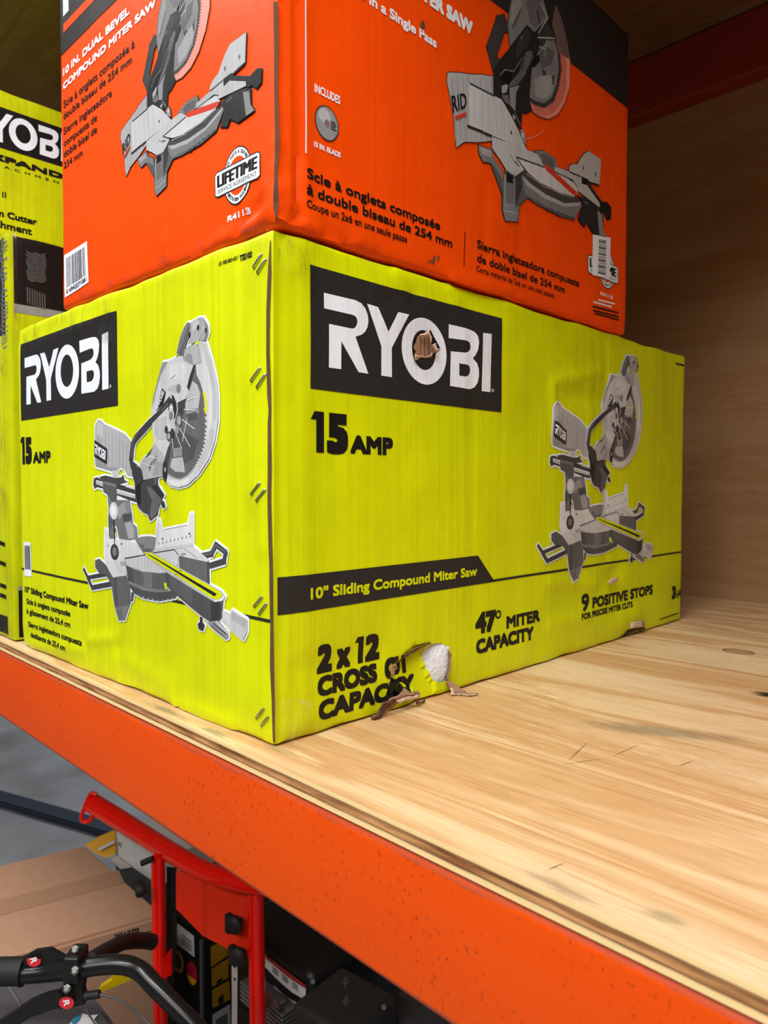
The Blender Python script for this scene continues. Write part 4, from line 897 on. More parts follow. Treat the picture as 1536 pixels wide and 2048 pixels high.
# service badge
def service_badge(name, f, c, rx, ry, q, full=True):
    m = quad_map(q); L = []
    ring = tri(ell(c[0], c[1], rx, ry, 44), ell(c[0], c[1], rx*0.70, ry*0.70, 44))
    L.append((smear([ell(c[0], c[1], rx, ry, 44)], 0.0012, 8), 1.0, M['ink'])); L.append((tri(ell(c[0], c[1], rx, ry, 44)), 1.4, M['white'])); L.append((tri(ell(c[0], c[1], rx*0.70, ry*0.70, 44)), 1.6, M['orange']))
    tx = []
    for word, a0, a1, rr in (('FREE PARTS & SERVICE', 155, 30, 0.80), ('REGISTRATION REQUIRED', 205, 330, 0.92)):
        n = len(word)
        for i, ch in enumerate(word):
            if ch == ' ': continue
            a = math.radians(a0+(a1-a0)*i/(n-1)); up = 1 if a1 < a0 else -1
            for T3 in text(ch, -0.045*rx, 0, 0.045*rx, 0.13*ry, 0.04):
                tx.append([(c[0]+rx*rr*math.cos(a)+(x*math.sin(a)+y*math.cos(a))*up*(1 if up > 0 else 1), c[1]+ry*rr*math.sin(a)+(-x*math.cos(a)+y*math.sin(a))*up) for x, y in T3])
    L.append((tx, 1.8, M['ink']))
    bq = [m(x, y) for x, y in ((0.05, 0), (0.95, 0), (1, 0.08), (1, 0.92), (0.95, 1), (0.05, 1), (0, 0.92), (0, 0.08))]
    L.append((smear([bq], 0.0011, 8), 2.0, M['ink'])); L.append((tri(bq), 2.3, M['white']))
    L.append((mapq(text('LIFETIME', 0.045, 0.36, 0.955, 0.52, 0.03), m), 2.6, M['inkdeep']))
    L.append((mapq(text('SERVICE AGREEMENT', 0.06, 0.10, 0.94, 0.17, 0.0), m), 2.6, M['inkdeep']))
    OR.lay(name, f, L)
zc = Oa(476.5, 351.5); rx_ = (Oa(503, 330)[0]-Oa(449, 372)[0])/2; ry_ = (Oa(476.5, 297)[1]-Oa(476.5, 407)[1])/2
service_badge('badge_print', 'A', zc, rx_, ry_, square_uv(OR.px('A', [(1108, 890), (1337, 780), (1330, 905), (1108, 1015)], (0, 0), 2.56)))
# same badge on the long side, mostly under the barcode sticker
cb_ = Ob(1213, 541)
mq = square_uv([Ob(1176, 512), Ob(1234, 534), Ob(1233, 567), Ob(1176, 545)])
service_badge('badge_print', 'B', cb_, rx_, ry_, mq)
OR.lay('barcode_sticker', 'B', [(tri(OR.px('B', [(1302, 948), (1372, 962), (1368, 1128), (1300, 1112)], (540, 0), 2.021)), 5, M['white'])]+[([[quad_map(OR.px('B', [(1325, 962), (1354, 968), (1352, 1112), (1322, 1105)], (540, 0), 2.021))(x, y) for x, y in r_] for k in range(17) for r_ in rect(0, k/17, 1, k/17+(0.018 if k % 3 else 0.036))], 6, M['ink'])])
OR.lay('barcode_sticker', 'A', barcode(OR.px('A', [(328, 1308), (450, 1235), (458, 1445), (335, 1525)], (0, 0), 2.56), M['white'], M['ink'], seed=2))
# smudges
for a, b, wd in (((858, 526), (860, 519), 0.0016), ((868, 527), (870, 513), 0.0030), ((877, 520), (878, 512), 0.0024), ((863, 524), (866, 520), 0.0018)): OR.lay('scuff', 'B', [(stroke([Ob(*a), Ob(*b)], wd), 1, M['kraft_dark'])])
OR.lay('scuff', 'B', [(stroke([Ob(1052, 278), Ob(1065, 275), Ob(1078, 269), Ob(1088, 260)], 0.0011), 1, M['pink_print'])])
OR.lay('scuff', 'B', [(tri([Ob(840, 46), Ob(846, 41), Ob(849, 52), Ob(844, 60), Ob(838, 56)]), 3, M['kraft_dark'])])
# printed picture of the dual bevel saw, traced in a magnified frame of the long side
FD = lambda pts: OR.px('B', pts, (880, 0), 4.042)
RS = []
def d_(c, *pts, sil=True): RS.append((c, FD(pts), sil))
def c_(c, *pts, sil=True): RS.append((c, FD([(x, y+808) for x, y in pts]), sil))
def dl(c, wd, *pts, off=0, sil=False): RS.extend((c, q, sil) for q in stroke(FD([(x, y+off) for x, y in pts]), wd))
d_(176, (55, 595), (75, 588), (140, 590), (250, 604), (340, 606), (425, 622), (425, 800), (410, 1140), (300, 1152), (190, 1148), (125, 1195), (105, 980), (88, 860), (70, 760), (50, 660))
for k in range(7): dl(158, 0.002, (90+k*46, 640), (118+k*42, 1130))
d_(150, (405, 640), (425, 622), (425, 800), (408, 800), sil=False)
# guard and blade
d_('p', (915, 100), (935, 40), (985, 170), (1025, 330), (1050, 500), (1045, 700), (1010, 830), (950, 930), (880, 965), (800, 945), (745, 900), (715, 810), (760, 840), (840, 860), (910, 820), (950, 700), (970, 560), (960, 430), (930, 300), (900, 200))
d_('q', (1000, 420), (1046, 500), (1040, 700), (1005, 825), (945, 922), (880, 956), (810, 936), (860, 940), (930, 900), (990, 810), (1015, 690), (1018, 520), sil=False)
d_('k', (915, 100), (935, 40), (985, 170), (1025, 330), (1044, 470), (1020, 470), (965, 430), (930, 300), (900, 200), sil=False)
d_(60, (860, 180), (925, 300), *[(x, y) for x, y in teeth([(958, 430), (972, 560), (952, 700), (912, 820), (840, 868), (760, 842), (715, 800)], 6, -16)], (700, 700), (700, 420), sil=True)
d_(128, (790, 420), (860, 330), (920, 330), (948, 430), (956, 560), (938, 690), (900, 790), (840, 835), (770, 818), (715, 780), (700, 700), (720, 560), sil=False)
d_(160, (760, 640), (860, 600), (930, 640), (900, 760), (840, 800), (770, 780), sil=False); d_(96, (800, 420), (860, 380), (920, 420), (900, 520), (820, 560), sil=False); d_(70, (820, 560), (850, 570), (860, 610), (830, 612), sil=False); d_(60, (905, 620), (925, 600), (920, 680), (908, 690), sil=False)
dl(190, 0.0014, (780, 305), (920, 312)); dl(170, 0.0014, (800, 380), (850, 400)); dl(150, 0.0016, (860, 320), (840, 470))
# handle and motor housing
dl(62, 0.017, (520, 190), (488, 200), (415, 410), (448, 535), sil=True)
d_(128, (590, -60), (640, -120), (800, -110), (830, 0), (870, 150), (760, 262), (700, 202), (560, 380), (545, 200), (560, 60), (575, 0))
d_(150, (600, -40), (640, -90), (660, 40), (600, 190), (560, 190), (575, 60), sil=False); d_(104, (690, 20), (790, -60), (850, 130), (770, 230), (730, 190), sil=False); d_(92, (640, 80), (660, 70), (590, 240), (575, 220), sil=False); dl(180, 0.0014, (800, 20), (866, 148)); dl(180, 0.0014, (866, 150), (790, 270)); dl(60, 0.003, (780, 90), (800, 190))
d_(40, (430, 560), (460, 510), (560, 400), (700, 202), (760, 262), (800, 330), (790, 420), (740, 560), (720, 800), (742, 890), (700, 915), (660, 912), (650, 1042), (600, 1002), (520, 852), (430, 792))
d_(58, (640, 300), (700, 230), (740, 280), (700, 380), (620, 470), (600, 440), sil=False); d_(120, (655, 290), (668, 300), (655, 320), (645, 312), sil=False)
d_(26, (480, 600), (520, 560), (590, 580), (560, 680), (500, 690), sil=False); dl(130, 0.0012, (480, 610), (520, 565), (590, 580)); dl(120, 0.0012, (590, 580), (660, 470)); dl(120, 0.0012, (550, 700), (640, 590), (680, 460)); d_(96, (640, 600), (700, 480), (690, 600), (620, 690), (550, 705), sil=False)
d_(166, (490, 700), (530, 680), (545, 700), (530, 750), (495, 760), sil=False); d_(140, (556, 712), (640, 690), (612, 752), (604, 905), (560, 850), sil=False); d_(110, (490, 770), (545, 770), (560, 850), (520, 830), sil=False); d_(100, (690, 420), (740, 410), (750, 470), (700, 560), (670, 540), sil=False); d_(30, (735, 480), (800, 440), (805, 500), (760, 545), (730, 540), sil=False)
dl(90, 0.004, (600, 920), (640, 1010)); d_(170, (580, 930), (600, 940), (602, 970), (585, 965), sil=False)
d_(150, (640, 1050), (665, 1045), (680, 1090), (690, 1180), (650, 1120)); d_(210, (655, 1080), (672, 1075), (672, 1110), (660, 1110), sil=False)
# left fence
d_(198, (205, 676), (240, 676), (430, 778), (490, 808), (522, 860), (600, 1000), (682, 1190), (690, 1212), (420, 1112), (210, 1008)); d_(176, (205, 676), (222, 676), (226, 1012), (210, 1008), sil=False)
dl(60, 0.0022, (236, 680), (430, 780)); dl(46, 0.0030, (215, 1024), (340, 1072)); dl(46, 0.0030, (350, 1080), (410, 1104)); dl(60, 0.0014, (420, 1106), (675, 1216)); RS.append((50, ell(*FD([(567, 1076)])[0], 0.0016, 0.0024, 10), False))
for k in range(5): dl(186, 0.002, (270+k*56, 740+k*30), (275+k*60, 1010+k*26))
# base
c_(192, (412, 300), (700, 407), (785, 442), (835, 540), (612, 470), (672, 567), (602, 618), (530, 572), (468, 472), (412, 392))
c_(124, (300, 367), (410, 405), (432, 482), (492, 562), (512, 752), (490, 752), (402, 512), (340, 502), (305, 432)); c_(160, (310, 380), (400, 410), (412, 470), (330, 440), sil=False); c_(90, (430, 540), (492, 640), (505, 752), (490, 752), (410, 530), sil=False)
c_(96, (520, 562), (602, 622), (670, 570), (690, 700), (780, 760), (700, 790), (640, 852), (630, 982), (520, 980), (495, 892), (495, 762)); c_(132, (512, 760), (540, 770), (602, 870), (634, 860), (628, 985), (520, 980), (500, 890), sil=False); c_(150, (508, 610), (524, 600), (600, 650), (600, 860), (512, 850), sil=False); c_(112, (524, 612), (596, 660), (596, 850), (520, 840), sil=False); c_(28, (526, 580), (582, 620), (582, 680), (530, 664), sil=False); c_(60, (600, 622), (668, 572), (684, 640), (640, 760), (602, 860), sil=False); dl(176, 0.0014, (515, 898), (620, 918), off=808); dl(120, 0.0012, (560, 455), (610, 530), off=808); dl(70, 0.0014, (600, 500), (630, 540), off=808)
c_(70, (662, 570), (720, 632), (852, 722), (962, 768), (1102, 794), (1120, 850), (1000, 830), (840, 790), (700, 700), (650, 640))
c_(122, (650, 612), (700, 680), (850, 772), (1000, 838), (1120, 836), (1145, 810), (1140, 860), (1080, 968), (960, 940), (850, 880), (790, 850), (700, 790), (662, 700)); c_(170, (655, 612), (720, 676), (850, 768), (1000, 836), (1120, 830), (1142, 800), (1145, 836), (1110, 860), (1000, 866), (840, 800), (690, 690), sil=False); c_(98, (700, 770), (850, 860), (960, 915), (1080, 945), (1076, 968), (960, 940), (850, 880), (700, 792), sil=False)
for k in range(6): c_(72, (850+k*40, 868+k*14), (880+k*40, 884+k*14), (876+k*40, 905+k*12), (856+k*40, 892+k*13), sil=True)
c_(126, (760, 415), (832, 412), (932, 482), (942, 532), (902, 572), (820, 502)); c_(98, (800, 440), (842, 440), (925, 500), (905, 560), (830, 510), sil=False)
c_(204, (612, 470), (832, 542), (912, 580), (1082, 672), (1112, 762), (1082, 780), (962, 752), (802, 672), (702, 592), (642, 512)); dl(56, 0.0018, (606, 466), (832, 546), off=808); dl(60, 0.0016, (606, 466), (668, 556), off=808); dl(150, 0.0014, (690, 600), (830, 700), (980, 766), (1080, 786), off=808)
c_('r', (822, 512), (872, 540), (1106, 752), (1100, 784), (1060, 762), (850, 572))
# right fence and arm
c_(186, (912, 572), (932, 542), (1036, 580), (1136, 620), (1282, 812), (1286, 872), (1102, 732), (1072, 652), (962, 622)); dl(60, 0.0014, (912, 580), (1065, 650), (1100, 700), off=808)
c_(188, (1036, 542), (1062, 520), (1102, 522), (1152, 442), (1190, 416), (1292, 482), (1282, 692), (1202, 662), (1130, 622), (1036, 580)); RS.append((110, ell(*FD([(1150, 1360)])[0], 0.0022, 0.0032, 10), False)); RS.append((110, ell(*FD([(1248, 1410)])[0], 0.0022, 0.0032, 10), False)); dl(60, 0.002, (1040, 584), (1130, 622), off=808); dl(46, 0.0028, (1198, 668), (1276, 692), off=808)
c_(34, (1136, 618), (1196, 648), (1192, 692), (1140, 680)); dl(44, 0.006, (1195, 690), (1300, 838), off=808)
c_(46, (1110, 780), (1180, 800), (1262, 862), (1312, 930), (1312, 1050), (1322, 1112), (1232, 1082), (1182, 992), (1162, 1032), (1112, 972), (1142, 870)); c_(138, (1266, 892), (1302, 932), (1310, 1042), (1332, 1112), (1282, 1092)); c_(90, (1150, 820), (1190, 826), (1200, 850), (1160, 840), sil=False)
c_(34, (1290, 830), (1345, 832), (1376, 870), (1372, 962), (1346, 972), (1318, 910), (1290, 900))
def colr(c): return {'p': M['pinkd'], 'q': M['pink_print'], 'k': M['pinkk'], 'r': M['red_print']}.get(c) or grey(c)
M['pinkd'] = carton_mat('dusky_pink_print', (214, 120, 100)); M['pinkk'] = carton_mat('dark_pink_print', (112, 92, 92))
def ridgid_layers(fn, pink):
    L = [(smear([list(map(fn, P)) for c, P, s_ in RS if s_], 0.0009, 8), 2.0, M['ink'])]
    for i, (c, P, s_) in enumerate(RS):
        L.append((tri(list(map(fn, P))), 2.4+i*0.03, colr('q' if (pink and c in ('p', 'k')) else c)))
    m = quad_map([fn(p) for p in FD([(78, 775), (200, 748), (205, 880), (95, 925)])])
    L.append((mapq(text('RID', 0, 0.06, 1.0, 0.9, 0.012), m), 2.8+len(RS)*0.03, M['inkdeep']))
    m = quad_map([fn(p) for p in FD([(110, 942), (200, 912), (200, 938), (112, 974)])])
    L.append((tri([m(0, 0), m(1, 0), m(1, 1), m(0, 1)]), 2.8+len(RS)*0.03, M['red_print']))
    return L
OR.lay('saw_picture', 'B', ridgid_layers(lambda p: p, False))
FE = lambda pts: OR.px('A', pts, (230, 0), 4.8)
fnA = affine(FD([(125, 1195), (1345, 1710), (575, 1790), (1290, 1290), (207, 680)]), FE([(130, 1690), (1380, 740), (420, 1860), (1270, 325), (172, 1195)]))
OR.lay('saw_picture', 'A', ridgid_layers(fnA, True))
tape(OR, 'A', [(470, 455), (540, 438), (540, 446), (300, 545), (130, 612), (126, 604), (300, 530)], orange)

# ------------------------------------------------------------------ the neighbouring cartons on the left
NB = Carton((-1.25, 0.0, 0.0006), (-0.603, 0.72, 0.5800), r=0.005, amp=0.002, seed=5.7, step=0.010)
nb = thing('tool_carton', 'yellow-green and black tape-edged carton at the left frame edge, beside the torn carton', 'box', (-0.92, 0.36, 0))
NB.build('carton_body', M['lime2'], nb)
np_ = lambda L, f='B': NB.px(f, L)
vk = np_([(70, 614)])[0][1]; vk0 = np_([(40, 1181)])[0][1]
scr = []
rnd = random.Random(3)
for k in range(20):
    y = 505+k*2.9; scr += stroke(np_([(50+rnd.random()*6, y-2), (62, y+3), (67+rnd.random()*4, y+2)]), 0.0012); scr += stroke(np_([(70, y+1), (80, y+5), (88+rnd.random()*4, y+3)]), 0.0012)
for k in range(8): scr += stroke(np_([(54+k*5, 575+k*2), (55+k*5, 606+k*2)]), 0.0016)
NB.lay('printed_panel', 'B', [(rect(0.006, vk, 0.71, 0.5745), 1, M['inkdeep']), (rect(0.006, vk-0.012, 0.71, vk), 1, grey(150)), (scr, 2, grey(96))], nb)
NB.lay('printed_panel', 'B', [(rect(0.006, 0.005, 0.71, vk0), 1, M['inkdeep']), (rect(0.006, vk0, 0.71, vk0+0.006), 1, grey(150))], nb)
sA = []
for k in range(26): 
    y = 470+k*8.5; sA += stroke(NB.px('A', [(1+rnd.random()*4, y), (7, y+14), (13+rnd.random()*3, y+rnd.random()*16)]), 0.0016)
vq = NB.px('A', [(10, 668)])[0][1]; vq0 = NB.px('A', [(10, 1232)])[0][1]
txa = []
for y in (1085, 1125, 1170, 1190): txa += stroke(NB.px('A', [(0, y), (10, y+4)]), 0.006)
NB.lay('printed_panel', 'A', [(rect(-1.24, vq, -0.620, 0.574), 1, M['ink']), (sA, 2, grey(150))], nb)
NB.lay('printed_panel', 'A', [(rect(-1.24, 0.006, -0.630, vq0), 1, M['ink'])], nb)
for q in txa: NB.lay('printed_line', 'A', [([q], 2, M['inkdeep'])], nb)
tape(NB, 'A', [(2, 470), (21, 458), (21, 1300), (12, 1298), (8, 900)], nb); tape(NB, 'B', [(23, 458), (33, 462), (30, 900), (33, 1285), (24, 1298)], nb)
xu = -0.72; upz = on(0, xu, 55, 197).z
UP = Carton((-1.25, -0.012, 0.5812), (xu, 0.70, upz), r=0.004, amp=0.001, seed=2.2, step=0.012)
up = thing('attachment_carton', 'yellow-green attachment carton with black logo band, stacked behind the orange carton at left', 'box', (-0.98, 0.34, 0.5812))
UP.build('carton_body', M['lime2'], up)
Ux = lambda x, y: UP.uv('B', x, y)
(oL, _), (oR, _) = Ux(41, 276), Ux(92, 282); oT = Ux(66, 251)[1]; oB_ = Ux(66, 304)[1]
pT = (Ux(0, 216.7)[1]+Ux(116, 251)[1])/2; pB = (Ux(0, 298)[1]+Ux(116, 328.6)[1])/2
ox = [x for T in LOGO for x, y in T]
wO = (1046-778)/(1372-233)
lg = [(x, y) for x, y in ((0, 0),)]
us = (oR-oL)/0.223; u0l = (oL+oR)/2-us*0.625
vs_ = (oT-oB_)/0.545; v0l = (oT+oB_)/2-vs_*0.475
lt = [[(u0l+x*us, v0l+y*vs_) for x, y in T] for T in LOGO]
UP.lay('logo_panel', 'B', [(rect(-0.006, pB, 0.5, pT), 1, M['inkdeep']), (lt, 2, M['white'])], up)
def U(*a, **k): UP.lay('printed_line', 'B', [(ptext(UP, 'B', *a, **k), 1, M['inkdeep'])], up)
U('EXPAND-IT', (9.5, 325), (127, 358), 312, bold=0.12, ref='PAND')
U('ATTACHMENTS', (8, 336), (117, 367), 331, bold=0.03, ref='ACHMEN', space=1.9)
U('n Cutter', (14.6, 436.5), (74, 448), 423, bold=0.06, ref='Cutter')
U('Attachment', (1, 456), (64, 466), 441, bold=0.05, ref='hment')
for q in ([(4, 383), (6.5, 383.5), (6.5, 395), (4, 394.5)], [(9, 384), (11.8, 384.5), (11.8, 396), (9, 395.5)]): UP.lay('printed_figure', 'B', [(tri(UP.px('B', q)), 1, M['inkdeep'])], up)

# ------------------------------------------------------------------ goods under the shelf
def px_tube(bm, pts, rpx, z, n=14, smooth=6):
    """pts: photo points with depth in metres (x, y[, depth])"""
    P = [dep(p[0], p[1], p[2] if len(p) > 2 else z) for p in pts]; R = [rpx*(p[2] if len(p) > 2 else z)/FPX for p in pts]
    if smooth:
        Q2 = catmull(P, smooth); R2 = []
        for i in range(len(Q2)):
            f = i/smooth; k = min(int(f), len(R)-2) if len(R) > 1 else 0; R2.append(R[k]+(R[k+1]-R[k])*(f-k))
        P, R = Q2, R2
    return bm_tube(bm, P, R, n)
def plate(bm, pts, z, thick, n=None):
    """a plate: photo outline at a depth (or depth per point) pushed back along the view axis"""
    P = [dep(p[0], p[1], p[2] if len(p) > 2 else z) for p in pts]
    return bm_prism(bm, P, (n or _d)*thick)
def stick(name, o3, ux, vy, pts, m, parent, off=0.0):
    """flat sticker: outline in metres on a plane at o3 with axes ux, vy"""
    n = ux.cross(vy).normalized(); b = bmesh.new()
    bm_prism(b, [o3+ux*x+vy*y+n*off for x, y in pts], n*0.0004); return from_bm(name, b, m, parent)
FLZ = -1.28
# --- dark blue bar lying on the floor far back
a = on(2, FLZ+0.03, -30, 1582); b = on(2, FLZ+0.03, 330, 1684); d = (b-a).normalized(); s_ = V3((-d.y, d.x, 0))*0.045
bm = bmesh.new(); bm_prism(bm, [a-s_, b-s_, b+s_, a+s_], (0, 0, 0.03)); 
for v in bm.verts: v.co.z -= 0.03
bmesh.ops.bevel(bm, geom=bm.edges[:], offset=0.006, segments=2, affect='EDGES')
o = from_bm('steel_bar', bm, M['bluebar'], None, None, (a+b)/2-V3((0, 0, 0.03))); tag(o, 'dark blue steel bar lying on the grey floor at the far left', 'bar')
# --- flat kraft carton, number on its front edge
zt = -0.62
P0 = on(2, zt, 330, 1829); Pf = on(2, zt, 45, 1912); P1 = on(2, zt, 170, 1690)
ex = (Pf-P0).normalized(); ey = V3((-ex.y, ex.x, 0)); ey = ey if ey.dot(P1-P0) > 0 else -ey
Lx = 1.3; Ly = (P1-P0).dot(ey)
ck = thing('flat_carton', 'large flat kraft cardboard carton under the shelf, number printed on its near edge', 'box', P0+ex*Lx/2+ey*Ly/2+V3((0, 0, FLZ-zt)))
bm = bmesh.new(); q = [P0, P0+ex*Lx, P1+ex*Lx, P1]; pe = (P1-P0)*0.5
bm_prism(bm, q, (0, 0, FLZ-zt)); bmesh.ops.bevel(bm, geom=bm.edges[:], offset=0.006, segments=2, affect='EDGES')
from_bm('carton_body', bm, flat('flat_carton_board', (176, 136, 108), 0.75, grain=0.10), ck, 40)
bm = bmesh.new(); c_ = P0+pe+V3((0, 0, 0.0006)); bm_prism(bm, [c_-ey*0.03, c_+ex*Lx-ey*0.03, c_+ex*Lx+ey*0.03, c_+ey*0.03], (0, 0, 0.0004)); from_bm('packing_tape', bm, flat('brown_tape', (166, 128, 100), 0.5), ck)
nf = -ey
def onface(P, n, x, y): v = ray(x, y); t = (P-CAM).dot(n)/v.dot(n); return CAM+v*t
def face_text(name, P, n, ux, txt, a, b, top, m, parent, bold=0.05, up=V3((0, 0, 1))):
    pa = onface(P, n, *a); pb = onface(P, n, *b); pt = onface(P, n, a[0], top)
    h = abs((pt-pa).dot(up)); wdt = abs((pb-pa).dot(ux)); T2 = text(txt, 0, 0, wdt, h, bold); me = bpy.data.meshes.new(name); V = []; F = []
    for q in T2:
        i0 = len(V); V += [tuple(pa+ux*x+up*y+n*(0.0008+getattr(q, 'dl', 0)*0.0002)) for x, y in q]; F.append(list(range(i0, i0+len(q))))
    me.from_pydata(V, [], F); return link(name, me, m, parent)
face_text('printed_number', P0, nf, -ex, '201270', (228, 1877), (278, 1862), 1869, M['inkdeep'], ck, 0.06)
for yy in (0, 8):
    pa, pb = onface(P0, nf, 194, 1896+yy*1.2), onface(P0, nf, 318, 1858+yy*1.2); b = bmesh.new(); bm_prism(b, [pa, pb, pb+V3((0, 0, 0.002)), pa+V3((0, 0, 0.002))], nf*0.0005); from_bm('printed_rule', b, M['kraft_dark'], ck)
# --- yellow and white box beyond it
zc_ = 1.95
A0 = dep(231, 1664, zc_); A1 = dep(231, 1712, zc_-0.02)
yb = thing('cleaner_box', 'yellow and white box with a dark lower edge behind the flat kraft carton', 'box', V3((A0.x, A0.y, FLZ)))
yb_top = A0.z
ur = (dep(318, 1716, 1.80)-A0); ur.z = 0
hb = 0.062; bk_ = ur.normalized().cross(V3((0, 0, 1))); bk_ = bk_ if bk_.dot(A0-CAM) > 0 else -bk_; bk_ = bk_*0.18
bm = bmesh.new(); bm_prism(bm, [A0, A0+ur, A0+ur+bk_, A0+bk_], (0, 0, -hb)); from_bm('upper_body', bm, M['white_label'], yb)
dz_ = V3((0, 0, -hb)); bm = bmesh.new(); bm_prism(bm, [A0+dz_, A0+ur+dz_, A0+ur+bk_+dz_, A0+bk_+dz_], (0, 0, FLZ-yb_top+hb)); from_bm('lower_body', bm, flat('dark_grey_board', (70, 72, 70), 0.6), yb)
bm = bmesh.new(); plate(bm, [(170, 1690, 1.93), (200, 1672, 1.935), (230, 1660, 1.945), (231, 1708, 1.93), (213, 1716, 1.92), (190, 1706, 1.92)], 1.9, 0.004); from_bm('yellow_flap', bm, M['yellow'], yb)
bm = bmesh.new(); plate(bm, [(196, 1697, 1.915), (229, 1681, 1.925), (229, 1686, 1.925), (198, 1702, 1.915)], 1.9, 0.003); from_bm('white_stripe', bm, M['white_label'], yb)
bm = bmesh.new(); plate(bm, [(222, 1718, 1.915), (232, 1712, 1.92), (262, 1735, 1.88), (240, 1738, 1.89)], 1.9, 0.004); from_bm('grey_corner', bm, flat('pale_grey_board', (190, 180, 170), 0.6), yb)
nr = ur.normalized().cross(V3((0, 0, 1))).normalized(); nr = nr if nr.dot(CAM-A0) > 0 else -nr
ru_ = ur.normalized(); c0 = A0+ru_*0.016+V3((0, 0, -0.025))+nr*0.0006
stick('small_print', c0, ru_, V3((0, 0, 1)), [(0, -0.006), (0.016, -0.006), (0.016, 0.006), (0, 0.006)], flat('grey_print_patch', (150, 150, 146), 0.6), yb)

# --- red tubular cart
cart = thing('tube_cart', 'glossy red tubular steel cart frame with an orange-red panel and black knobs, under the beam', 'cart', on(2, FLZ, 420, 2900))
b = bmesh.new(); px_tube(b, [(186, 1607, 1.50), (240, 1640, 1.45), (300, 1678, 1.38), (355, 1712, 1.31), (410, 1742, 1.26), (470, 1762, 1.22), (540, 1774, 1.19), (600, 1782, 1.17)], 19, 1.3, 18, 6); from_bm('top_tube', b, M['red'], cart, 60)
b = bmesh.new(); px_tube(b, [(194, 1590, 1.49), (183, 1587, 1.49), (176, 1598, 1.49), (168, 1618, 1.49), (163, 1634, 1.49), (168, 1644, 1.49), (178, 1642, 1.49), (186, 1630, 1.49), (190, 1616, 1.49)], 4.2, 1.49, 10, 4); from_bm('hook', b, M['red'], cart, 60)
pl, pr = dep(318, 1720, 1.33), dep(515, 1780, 1.20)
for nm, t0, r_, bot in (('post', dep(316, 1712, 1.335), 0.0125, 0), ('post', dep(511, 1766, 1.215), 0.0135, 0)):
    b = bmesh.new(); lean = V3((0.02, 0.0, 0)); bm_tube(b, [t0, t0+V3((0.012, -0.004, -0.30)), V3((t0.x+0.03, t0.y-0.01, FLZ+0.012))], r_, 16); from_bm(nm, b, M['red'], cart, 60)
# small weld gusset on the left post
b = bmesh.new(); plate(b, [(322, 1960, 1.30), (330, 1916, 1.30), (341, 1903, 1.30), (343, 1950, 1.30)], 1.3, 0.012); from_bm('gusset', b, M['red'], cart)
b = bmesh.new(); plate(b, [(352, 1742, 1.33), (404, 1752, 1.31), (406, 1872, 1.30), (352, 1817, 1.32)], 1.3, 0.004); plate(b, [(404, 1752, 1.31), (416, 1754, 1.285), (414, 1876, 1.275), (406, 1872, 1.30)], 1.3, 0.004); plate(b, [(416, 1754, 1.285), (505, 1770, 1.24), (505, 1915, 1.23), (470, 1905, 1.24), (440, 1890, 1.26), (414, 1876, 1.275)], 1.3, 0.004); from_bm('panel', b, M['redpanel'], cart)
def knob(x, y, z, ax=(0.3, -1, 0), k=1.0):
    p = dep(x, y, z); u = V3(ax).normalized(); b = bmesh.new(); bm_lathe(b, p, u, [(-0.004, 0.006*k), (0.004, 0.008*k), (0.006, 0.014*k), (0.014, 0.0155*k), (0.018, 0.013*k), (0.020, 0.007*k)], 10)
    w_ = u.cross(V3((0, 0, 1))).normalized(); bm_box(b, (-0.006*k, -0.006*k, -0.016*k), (0.006*k, 0.006*k, 0.016*k), 0.003, 2, Matrix.Translation(p+u*0.012+w_*0.010*k)); bm_box(b, (-0.013*k, -0.006*k, -0.006*k), (0.013*k, 0.006*k, 0.006*k), 0.003, 2, Matrix.Translation(p+u*0.013))
    return from_bm('knob', b, M['black_matt'], cart, 40)
knob(477, 1842, 1.225); knob(484, 1905, 1.215); knob(294, 1778, 1.31, (-0.5, -1, 0), 0.8)
b = bmesh.new(); px_tube(b, [(283, 1727, 1.32), (306, 1717, 1.32)], 6, 1.32, 10, 0); from_bm('peg', b, M['black_matt'], cart, 40)
b = bmesh.new(); plate(b, [(333, 1734), (353, 1736), (353, 1800), (353, 1880), (348, 1960), (346, 2060), (330, 2060), (338, 1960), (336, 1880), (334, 1800)], 1.36, 0.002); from_bm('strap', b, M['black_matt'], cart)
b = bmesh.new(); plate(b, [(464, 1915, 1.225), (475, 1918, 1.225), (474, 2120, 1.22), (463, 2120, 1.22)], 1.2, 0.0015); sp = from_bm('slotted_strip', b, flat('grey_strip', (176, 166, 160), 0.5), cart)
for k in range(5):
    y = 1932+k*26; b = bmesh.new(); plate(b, [(466.5, y, 1.2235), (470, y-3, 1.2235), (472, y, 1.2235), (469, y+5, 1.2235)], 1.2, 0.0008); from_bm('slot', b, M['black'], sp)
# --- black machine box with yellow panels
def corner_box(name, label, cat, px, z, lx, ly, m, bev=0.008, top=None):
    c0 = dep(px[0], px[1], z); t = thing(name, label, cat, (c0.x-lx/2, c0.y+ly/2, FLZ)); b = bmesh.new(); bm_box(b, (c0.x-lx, c0.y, FLZ+0.001), (c0.x, c0.y+ly, c0.z), bev, 3)
    from_bm('box_body', b, m, t, 40); return t, c0
blk, K0 = corner_box('generator_box', 'black boxed machine with yellow picture panels and a white label, behind the red cart', 'box', (404, 1868), 1.52, 0.20, 0.24, M['black'])
def yface(name, P, pts, m, parent, lift_=0.0008):   # on the face looking towards -y
    b = bmesh.new(); bm_prism(b, [on(1, P.y-lift_, x, y) for x, y in pts], (0, -0.0006, 0)); return from_bm(name, b, m, parent)
def xface(name, P, pts, m, parent, lift_=0.0008):   # on the face looking towards +x
    b = bmesh.new(); bm_prism(b, [on(0, P.x+lift_, x, y) for x, y in pts], (0.0006, 0, 0)); return from_bm(name, b, m, parent)
yface('paper_label', K0, [(355, 1847), (388, 1872), (389, 1914), (354, 1888)], M['white_label'], blk)
